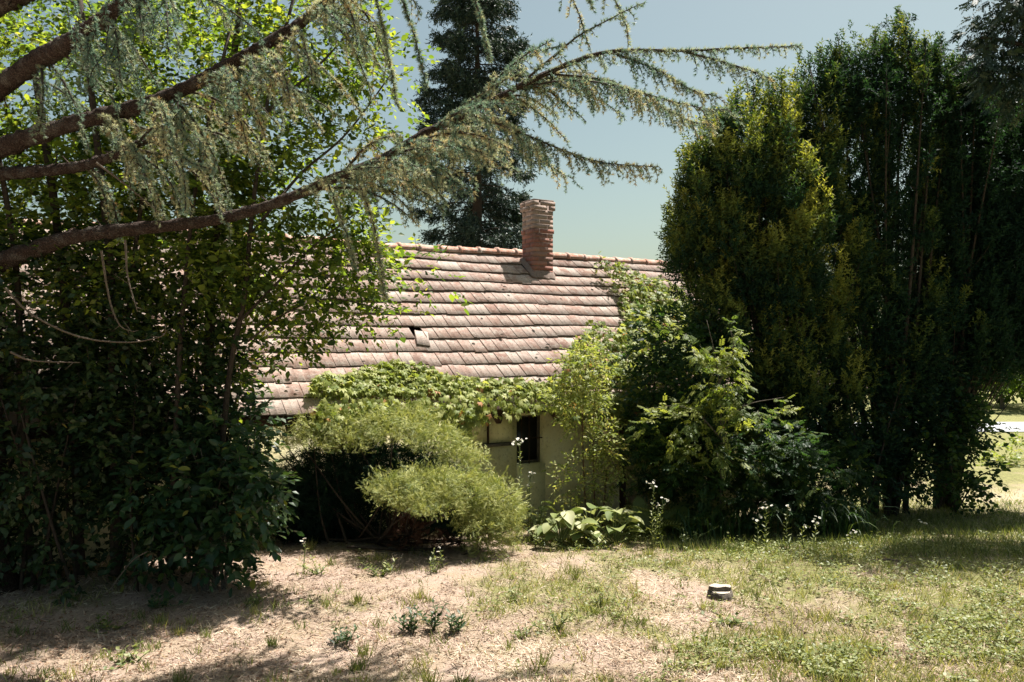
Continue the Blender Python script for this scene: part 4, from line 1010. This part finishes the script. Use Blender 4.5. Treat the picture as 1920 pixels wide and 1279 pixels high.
b2.inst(NEED, np.stack([X, Y, gz(X, Y)+.012], -1), np.stack([np.cos(a), np.sin(a), R.normal(0, .08, n)], -1), UP+rv(n, .3), R.uniform(.06, .28, n), R.uniform(.005, .010, n), R.uniform(0, .5, n))
ground_part('leaf_litter', 'small brown fallen leaves and chips lying in the dry lawn', 'litter', b2, 'litter')
b3 = Buf(); X, Y = scatter(125000, 3.6, 13.5); g = green_cover(X, Y)
keep = R.random(len(X)) < np.clip(g*1.0+.035, 0, 1)*(.35+.65*vnoise(X, Y, .12, 13)); X, Y, g = X[keep], Y[keep], g[keep]; n = len(X)
a = R.uniform(0, 6.283, n); le = R.uniform(.35, .9, n)
d = np.stack([np.cos(a)*le, np.sin(a)*le, np.ones(n)], -1)
cX, cY = scatter(520, 4.2, 11.5); cn = R.integers(10, 46, 520); ii = np.repeat(np.arange(520), cn)
sx_ = np.repeat(R.uniform(.015, .06, 520), cn); X2 = cX[ii]+R.normal(0, 1, len(ii))*sx_; Y2 = cY[ii]+R.normal(0, 1, len(ii))*sx_; n2 = len(ii)
a2 = R.uniform(0, 6.283, n2); l2 = R.uniform(.2, .8, n2)
b3.inst(BLADE, np.stack([X2, Y2, gz(X2, Y2)-.005], -1), np.stack([np.cos(a2)*l2, np.sin(a2)*l2, np.ones(n2)], -1), rv(n2)+A([0, -1, .3]), np.repeat(R.uniform(.05, .16, 520), cn)*R.uniform(.5, 1.1, n2), R.uniform(.004, .008, n2), np.clip(np.repeat(R.uniform(0, .8, 520), cn)+R.normal(0, .15, n2), 0, 1))
b3.inst(BLADE, np.stack([X, Y, gz(X, Y)-.005], -1), d, rv(n)+A([0, -1, .3]), R.uniform(.035, .11, n)*(.6+.6*g), R.uniform(.004, .008, n), np.clip(R.uniform(.1, 1, n), 0, 1))
ground_part('green_grass', 'thin green grass growing in patches among the dry straw', 'grass', b3, 'grass')
b4 = Buf(); X, Y = scatter(95000, 4.2, 12.5); g = green_cover(X, Y)
keep = R.random(len(X)) < (g**1.5)*(vnoise(X, Y, .35, 17) > .5)*R.uniform(.3, 1, len(X))*(.25+.75*smooth(.2, 2.2, X)); X, Y = X[keep], Y[keep]; n = len(X)
hgt = R.uniform(.02, .10, n)*(.5+fbm(X, Y, .4, 77))
for k in range(3):
    a = R.uniform(0, 6.283, n); d = np.stack([np.cos(a), np.sin(a), R.uniform(-.1, .5, n)], -1)
    b4.inst(DIAM, np.stack([X+R.normal(0, .01, n), Y+R.normal(0, .01, n), gz(X, Y)+hgt*R.uniform(.4, 1, n)], -1), d, UP+rv(n, .4), R.uniform(.02, .042, n), R.uniform(.012, .024, n), R.uniform(.25, 1, n))
ground_part('clover', 'low bright clover and small weeds covering the right of the lawn', 'ground cover', b4, 'weed')

# ------------------------------------------------------------------ tufts, weeds and flowers
def tuft(x, Y, n, ln, lean, label, name='grass_tuft', mat='grass', t0=0., t1=1., wd=.008, group=None, sp=.05):
    bs = base_at(x, Y); root = empty(name, bs, 0, label, 'grass', group); bf = Buf()
    for k in range(n):
        a = R.uniform(0, 6.283); l = ln*R.uniform(.5, 1.15); s0 = bs+A([R.normal(0, sp), R.normal(0, sp), -.01]); o_ = A([math.cos(a), math.sin(a), 0])*lean*R.uniform(.4, 1.2)
        p = curve([s0, s0+UP*l*.6+o_*l*.3, s0+UP*l*.72+o_*l*.8, s0+UP*l*.55+o_*l*1.15], 7)
        sd = unit(np.cross(o_+1e-4, UP))*wd; ww = A([1, 1, .95, .85, .7, .4, .02])
        V = np.concatenate([p-sd*ww[:, None], p+sd*ww[:, None]]); i = np.arange(6)
        bf.add(V, np.concatenate([np.stack([i, i+7, i+8], -1), np.stack([i, i+8, i+1], -1)]), R.uniform(t0, t1))
    bf.build('blades', M[mat], root, kind='stuff'); return root
for x, Y, n, ln, lb_ in ((1345,9.4,60,.50,'arching dark sedge tuft below the understory bush'),(1410,9.6,70,.55,'second long grass tuft in shade right of the ash stem'),(1540,9.8,110,.62,'widest drooping grass tuft under the yew edge'),
                         (1600,9.9,90,.55,'drooping grass tuft nearest the yew foot in shade'),(1300,9.3,50,.45,'shaded grass tuft beside the ferns')):
    tuft(x, Y, n, ln, .75, lb_, 'long_grass', 'shade_leaf', .2, .75, .009, None, .13)
b5 = Buf(); n = 26000; X = R.uniform(1.6, 8.5, n); Y = R.uniform(7.8, 12.5, n); keep = (Y > 8.0+.10*np.maximum(0, 5-X)) & (R.random(n) < .25+.75*vnoise(X, Y, .3, 5)); X, Y = X[keep], Y[keep]; n = len(X)
a = R.uniform(0, 6.283, n); le = R.uniform(.3, .9, n)
b5.inst(BLADE, np.stack([X, Y, gz(X, Y)-.005], -1), np.stack([np.cos(a)*le, np.sin(a)*le, np.ones(n)], -1), rv(n), R.uniform(.06, .16, n), R.uniform(.005, .009, n), R.uniform(0, .8, n))
ground_part('shade_grass', 'lush darker grass under and before the yews', 'grass', b5, 'weed')
def weed(name, x, Y, hgt, ns, nl, ll, lw, label, mat='weed', t0=.2, t1=.9, spread=.10, tpl=LEAF, group=None):
    bs = base_at(x, Y); root = empty(name, bs, 0, label, 'weed', group); st_, lf = Buf(), Buf()
    for k in range(ns):
        e = bs+A([R.normal(0, spread), R.normal(0, spread), hgt*R.uniform(.55, 1.1)]); s0 = bs+A([R.normal(0, spread*.3), R.normal(0, spread*.3), -.01])
        p = curve([s0, (s0+e)/2+R.normal(0, .012, 3), e], 6); st_.tube(p, np.linspace(.004, .002, 6), 4)
        f = np.linspace(.15, 1, nl); q_ = np.stack([np.interp(f, np.linspace(0, 1, 6), p[:, i]) for i in range(3)], -1)
        an = np.arange(nl)*2.4+R.uniform(0, 6); d = np.stack([np.cos(an), np.sin(an), R.uniform(.2, .9, nl)], -1)
        lf.inst(tpl, q_, d, UP+rv(nl, .3), ll*R.uniform(.6, 1.15, nl)*(1.1-.4*f), lw, R.uniform(t0, t1, nl))
    st_.build('stems', M['stem_green'], root); lf.build('leaves', M[mat], root, kind='stuff'); return root
for x, Y, h_, ns, nl, ll, lw, mt, sprd, lab in (
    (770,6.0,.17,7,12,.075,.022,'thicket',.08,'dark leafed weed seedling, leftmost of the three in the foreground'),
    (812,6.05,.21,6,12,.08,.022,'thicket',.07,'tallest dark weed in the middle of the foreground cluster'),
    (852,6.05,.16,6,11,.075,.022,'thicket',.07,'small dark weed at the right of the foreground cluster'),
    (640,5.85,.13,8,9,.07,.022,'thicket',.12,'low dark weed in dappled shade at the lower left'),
    (985,5.95,.10,4,9,.06,.02,'weed',.05,'little pale weed on bare straw below the middle'),
    (1040,6.1,.15,9,10,.055,.016,'weed',.09,'bushy light weed right of the dark foreground cluster'),
    (1118,6.6,.10,5,9,.05,.018,'weed',.06,'small weed with drooping leaves in mid lawn'),
    (1365,6.2,.07,12,5,.055,.035,'weed',.14,'broad leafed weed patch in front of the stump'),
    (965,6.8,.09,3,8,.06,.02,'weed',.04,'sprig of green left of mid lawn'),
    (710,7.55,.12,9,8,.07,.022,'weed',.10,'bright weed clump in sun before the juniper shadow'),
    (815,7.6,.20,5,9,.05,.018,'weed',.07,'taller spindly weed at the edge of the juniper shadow'),
    (600,7.6,.13,5,8,.06,.025,'weed',.10,'pale weed at the left edge of the juniper shadow'),
    (480,6.6,.10,8,7,.06,.022,'weed',.12,'green weed in sun below the glossy shrub'),
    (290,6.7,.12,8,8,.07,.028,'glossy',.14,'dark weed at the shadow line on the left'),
    (210,6.2,.09,8,6,.06,.028,'weed',.12,'weed catching light at the far left of the lawn'),
    (235,5.5,.09,9,6,.06,.03,'weed',.12,'leafy weed at the bottom left of the lawn'),
    (1000,9.1,.30,8,12,.06,.022,'weed',.10,'leafy weed between juniper and large soft leaves'),
    (1030,9.8,.45,7,14,.06,.02,'weed',.14,'weeds standing against the wall under the window'),
    (1170,9.0,.22,8,10,.05,.018,'weed',.16,'low weeds in front of the large soft leaves'),
    (1080,8.65,.13,10,8,.05,.018,'weed',.2,'sunlit weeds at the edge of the flower bed'),(1130,8.6,.2,10,10,.055,.02,'weed',.15,'pale weeds in front of the broad leaves at the bed centre'),(1010,8.75,.24,9,12,.055,.02,'weed',.12,'sunny weeds close to the right end of the juniper'),
    (1290,8.8,.18,9,9,.06,.02,'weed',.2,'weeds at the lawn edge below the dark fern')):
    weed('weed', x, Y, h_, ns, nl, ll, lw, lab, mt, .1, .95, sprd)
# white flowered fleabane
fv, ft = [], []
for i in range(12):
    a = i*math.pi/6; k = len(fv); s_ = A([-math.sin(a), math.cos(a), 0])*.28; e = A([math.cos(a), math.sin(a), .15])
    fv += [A([0, 0, 0]), e*.8-s_, e*.8+s_, e]; ft += [[k, k+1, k+2], [k+1, k+3, k+2]]
flower_me = mesh_data('flower_head', A(fv)*.015, A(ft), M['petal'], np.full(len(fv), .5))
m, nt, b = newmat('yellow disc'); b.inputs['Base Color'].default_value = (.55,.38,.05,1); M['disc'] = m
dv_ = Buf(); lump(dv_, A([0, 0, .0]), .006); disc_me = mesh_data('flower_disc', np.concatenate(dv_.V), np.concatenate(dv_.T), M['disc'])
def fleabane(x, Y, hgt, nh, label, lean=.04, n=1):
    bs = base_at(x, Y); root = empty('flowering_weed', bs, 0, label, 'wildflower', 'white flowered tall weeds'); st_, lf = Buf(), Buf()
    for s_ in range(n):
        s0 = bs+A([R.normal(0, .05), R.normal(0, .05), -.01]) if s_ else bs
        e = s0+A([R.normal(0, lean), R.normal(0, lean), hgt*(1 if not s_ else R.uniform(.6, .95))]); p = curve([s0, (s0+e)/2+R.normal(0, .015, 3), e], 8)
        st_.tube(p, np.linspace(.006, .003, 8), 5)
        nl = int(hgt*55); f = np.linspace(.08, .9, nl); q_ = np.stack([np.interp(f, np.linspace(0, 1, 8), p[:, i]) for i in range(3)], -1)
        an = np.arange(nl)*2.4; lf.inst(LEAF, q_, np.stack([np.cos(an), np.sin(an), R.uniform(.3, .9, nl)], -1), UP+rv(nl, .3), .085*R.uniform(.6, 1.1, nl)*(1.1-.6*f), .018, R.uniform(.4, 1, nl))
        for k in range(nh if not s_ else max(2, nh//2)):
            a = R.uniform(0, 6.283); r_ = R.uniform(.01, .07)*(.6+hgt); t_ = e+A([math.cos(a)*r_, math.sin(a)*r_, R.uniform(-.02, .07)])
            st_.tube(A([e-UP*.05, (e+t_)/2-UP*.01, t_]), A([.002, .0015, .001]), 3)
            o = bpy.data.objects.new('flower_head', flower_me); link(o, root); o.location = tuple(t_-bs); o.rotation_euler = (R.normal(0, .5), R.normal(0, .5), R.uniform(0, 6)); o.scale = (R.uniform(.8, 1.3),)*3
            o2 = bpy.data.objects.new('flower_disc', disc_me); link(o2, o)
    st_.build('stem', M['stem_green'], root); lf.build('leaves', M['weed'], root, kind='stuff')
for x, Y, h_, nh, k, lab in (
    (968,9.2,1.12,14,1,'tallest white flowered weed standing before the dark window'),(990,9.3,.75,6,2,'shorter flowering weed right of the window weed'),
    (1222,8.7,.66,8,2,'white flowered weed left of the ferns at the bed edge'),(1242,8.75,.48,5,1,'smaller flowering weed beside the ferns'),
    (1415,8.7,.36,5,1,'leaning flowering weed left of the bright pair at the shade edge'),(1437,8.7,.46,8,1,'bright flowering weed with a dense white head at the shade edge'),
    (1482,8.75,.42,7,1,'flowering weed with a flat topped head in mid shade edge'),(1508,8.7,.27,4,1,'short flowering weed in the middle of the shade edge row'),
    (1525,8.7,.30,6,1,'short flowering weed with white heads next to the drooping grass'),(1592,8.6,.2,5,2,'low flowering weed at the right of the shade edge row'),
    (1732,8.3,.30,5,1,'lone flowering weed on the right of the lawn by the big shadow'),(570,7.7,.28,4,1,'spindly flowering weed before the dark juniper hollow'),(830,7.75,.18,3,1,'tiny flowering weed at the juniper shadow edge')):
    fleabane(x, Y, h_, nh, lab, .03, k)
# hosta like clump: every leaf is its own piece
def big_leaf():
    nu, nv = 5, 7; V = []; T = []
    for j in range(nv):
        t = j/(nv-1); wd = .5*math.sin(math.pi*min(.06+t*.94, 1)**.8)**.8 if t < 1 else .01
        for i in range(nu):
            u = (i/(nu-1)-.5)*2; V.append([u*wd, t, .16*(u*u)*wd*2-.34*t*t+.03*math.cos(u*9)*wd])
    for j in range(nv-1):
        for i in range(nu-1):
            a = j*nu+i; T += [[a, a+1, a+nu+1], [a, a+nu+1, a+nu]]
    return A(V), A(T)
bv, bt = big_leaf()
big = [mesh_data('leaf', bv, bt, M['hosta'], np.full(len(bv), t), None, True) for t in (.15, .45, .7, .98)]
def hosta(x, Y, n, ln, label, pale):
    bs = base_at(x, Y); root = empty('broad_leaf_plant', bs, 0, label, 'plant', 'broad leafed plants by the wall'); st_ = Buf()
    for k in range(n):
        a = R.uniform(0, 6.283); r_ = R.uniform(.04, .26); h_ = R.uniform(.16, .40)*(1.25-r_*1.8)
        o = bpy.data.objects.new('leaf', big[3] if R.random() < pale else big[R.integers(3)]); link(o, root)
        p = A([math.cos(a)*r_, math.sin(a)*r_, h_]); o.location = tuple(p); l = ln*R.uniform(.7, 1.15)
        o.rotation_euler = (R.uniform(-.35, .45), R.normal(0, .25), a-math.pi/2); o.scale = (l*.85, l, l)
        st_.tube(curve([bs, bs+p*A([.5, .5, .7]), bs+p], 6), .005, 4)
    st_.build('leaf_stalks', M['stem_green'], root)
hosta(1050,8.9,26,.19,'broad pale leafed plant right of the juniper, nearest it',.25); hosta(1105,9.0,28,.20,'broad leafed plant in the middle of the bed below the wall shrub',.2); hosta(1152,8.95,20,.18,'broad leafed plant beside the ferns with bleached leaves',.35)
hosta(1005,9.1,16,.17,'broad leafed plant close under the window',.1)
# ferns
def frond_geo():
    V = []; T = []
    for i in range(18):
        t = .12+.86*i/17; l = .20*math.sin(math.pi*min(1, .25+t*.78))**.8+.01; c = A([0, t*.9, .42*t-.62*t*t])
        for sg in (-1, 1):
            k = len(V); e = c+A([sg*l, .07, -.05*l]); V += [c+A([0, -.018, 0]), c+A([0, .022, 0]), c+(e-c)*.6+A([0, .02, .01]), c+(e-c)*.6-A([0, .02, -.01]), e]; T += [[k, k+3, k+2], [k, k+2, k+1], [k+3, k+4, k+2]]
    return A(V), A(T)
frv, frt = frond_geo(); frond_me = [mesh_data('frond', frv, frt, M['weed'], np.full(len(frv), t)) for t in (.2, .45, .75)]
for x, Y, n, ln, lab in ((1205,9.4,13,.62,'fern with pale arching fronds left of the shade'),(1265,9.5,14,.68,'larger dark fern half in the yew shade'),(1180,9.9,9,.5,'small fern tucked against the porch corner')):
    bs = base_at(x, Y); root = empty('fern', bs, 0, lab, 'fern', 'ferns by the porch')
    for k in range(n):
        o = bpy.data.objects.new('frond', frond_me[R.integers(3)]); link(o, root); o.rotation_euler = (R.uniform(.35, .95), R.normal(0, .2), k*6.283/n+R.normal(0, .2)); l = ln*R.uniform(.75, 1.15); o.scale = (l, l, l)
# stump
m, nt, b = newmat('cut wood'); L = nt.links; tc = N(nt, 'ShaderNodeTexCoord'); wv = N(nt, 'ShaderNodeTexWave'); wv.wave_type = 'RINGS'; wv.rings_direction = 'Z'; wv.inputs['Scale'].default_value = 14; wv.inputs['Distortion'].default_value = 3
L.new(tc.outputs['Object'], wv.inputs['Vector']); L.new(ramp(nt, wv.outputs[1], [(0,(.27,.225,.18)),(1,(.40,.345,.28))]), b.inputs['Base Color']); b.inputs['Roughness'].default_value = .9
M['cutwood'] = m
sp_ = base_at(1351, 6.8); stump = empty('tree_stump', sp_, 0, 'small sawn tree stump with a pale top on the dry lawn', 'stump')
n = 22; V = []; T = []
th = np.linspace(0, 2*math.pi, n, endpoint=False); rr = .098*(1+.08*np.sin(th*3)+.05*np.sin(th*7+1))
rings = [(1.25, -.05), (1.05, .02), (1.0, .061)]
for k, zz in rings:
    for i in range(n): V.append(sp_+A([math.cos(th[i])*rr[i]*k, math.sin(th[i])*rr[i]*k*.85, zz+.006*math.sin(th[i]*5)]))
for j in range(2):
    for i in range(n): a = j*n+i; b2 = j*n+(i+1) % n; T += [[a, b2, b2+n], [a, b2+n, a+n]]
V += [sp_+A([0, 0, .060])]; T += [[2*n+i, 2*n+(i+1) % n, 3*n] for i in range(n)]
mk('bark', A(V), A(T), M['bark_grey'], stump)
V, T = [], []                                                           # sawn face: a higher back part and a step in front
for zz, sc_ in ((.062, .93), (.102, .90)):
    for i in range(n):
        yy = max(math.sin(th[i])*.85, -.25); V.append(sp_+A([math.cos(th[i])*rr[i]*sc_, yy*rr[i]*sc_+.004, zz+.004*math.sin(th[i]*4)]))
for i in range(n): b2 = (i+1) % n; T += [[i, b2, b2+n], [i, b2+n, i+n]]
V.append(sp_+A([0, .02, .105])); sideT = list(T); topT = [[n+i, n+(i+1) % n, 2*n] for i in range(n)]
mk('raised_bark', A(V), A(sideT), M['bark_grey'], stump); mk('sawn_face', A(V), A(topT), M['cutwood'], stump)
V = []; T = []
for i in range(n): V.append(sp_+A([math.cos(th[i])*rr[i]*.92, math.sin(th[i])*.85*rr[i]*.92, .065]))
V.append(sp_+A([0, 0, .066])); T = [[i, (i+1) % n, n] for i in range(n)]; mk('sawn_step', A(V), A(T), M['cutwood'], stump)
# fallen stick
s0 = base_at(1635, 8.0)+A([0, 0, .02]); s1 = base_at(1705, 7.9)+A([0, 0, .025]); q = Buf()
q.tube(curve([s0, (s0+s1)/2+A([0, .02, .012]), s1], 10), np.linspace(.014, .007, 10), 6, rough=.1); q.tube(A([(s0+s1)/2, (s0+s1)/2+A([.09, -.07, .02])]), A([.006, .003]), 5)
o = q.build('fallen_stick', M['twig_pale'], None, None); tag(o, 'dry fallen stick lying in the lawn at the right', 'stick')
# bramble canes and the twig arching out of the left thicket
bs = base_at(235, 6.7); cane = empty('dry_cane', bs, 0, 'bare dry cane arching out of the dark thicket to the lawn', 'twig')
q = Buf(); q.tube(curve([P(275,1035,6.6), P(250,1050,6.6), P(225,1080,6.6), P(200,1115,6.5)], 10), np.linspace(.006, .003, 10), 5); q.build('cane', M['twig_pale'], cane)
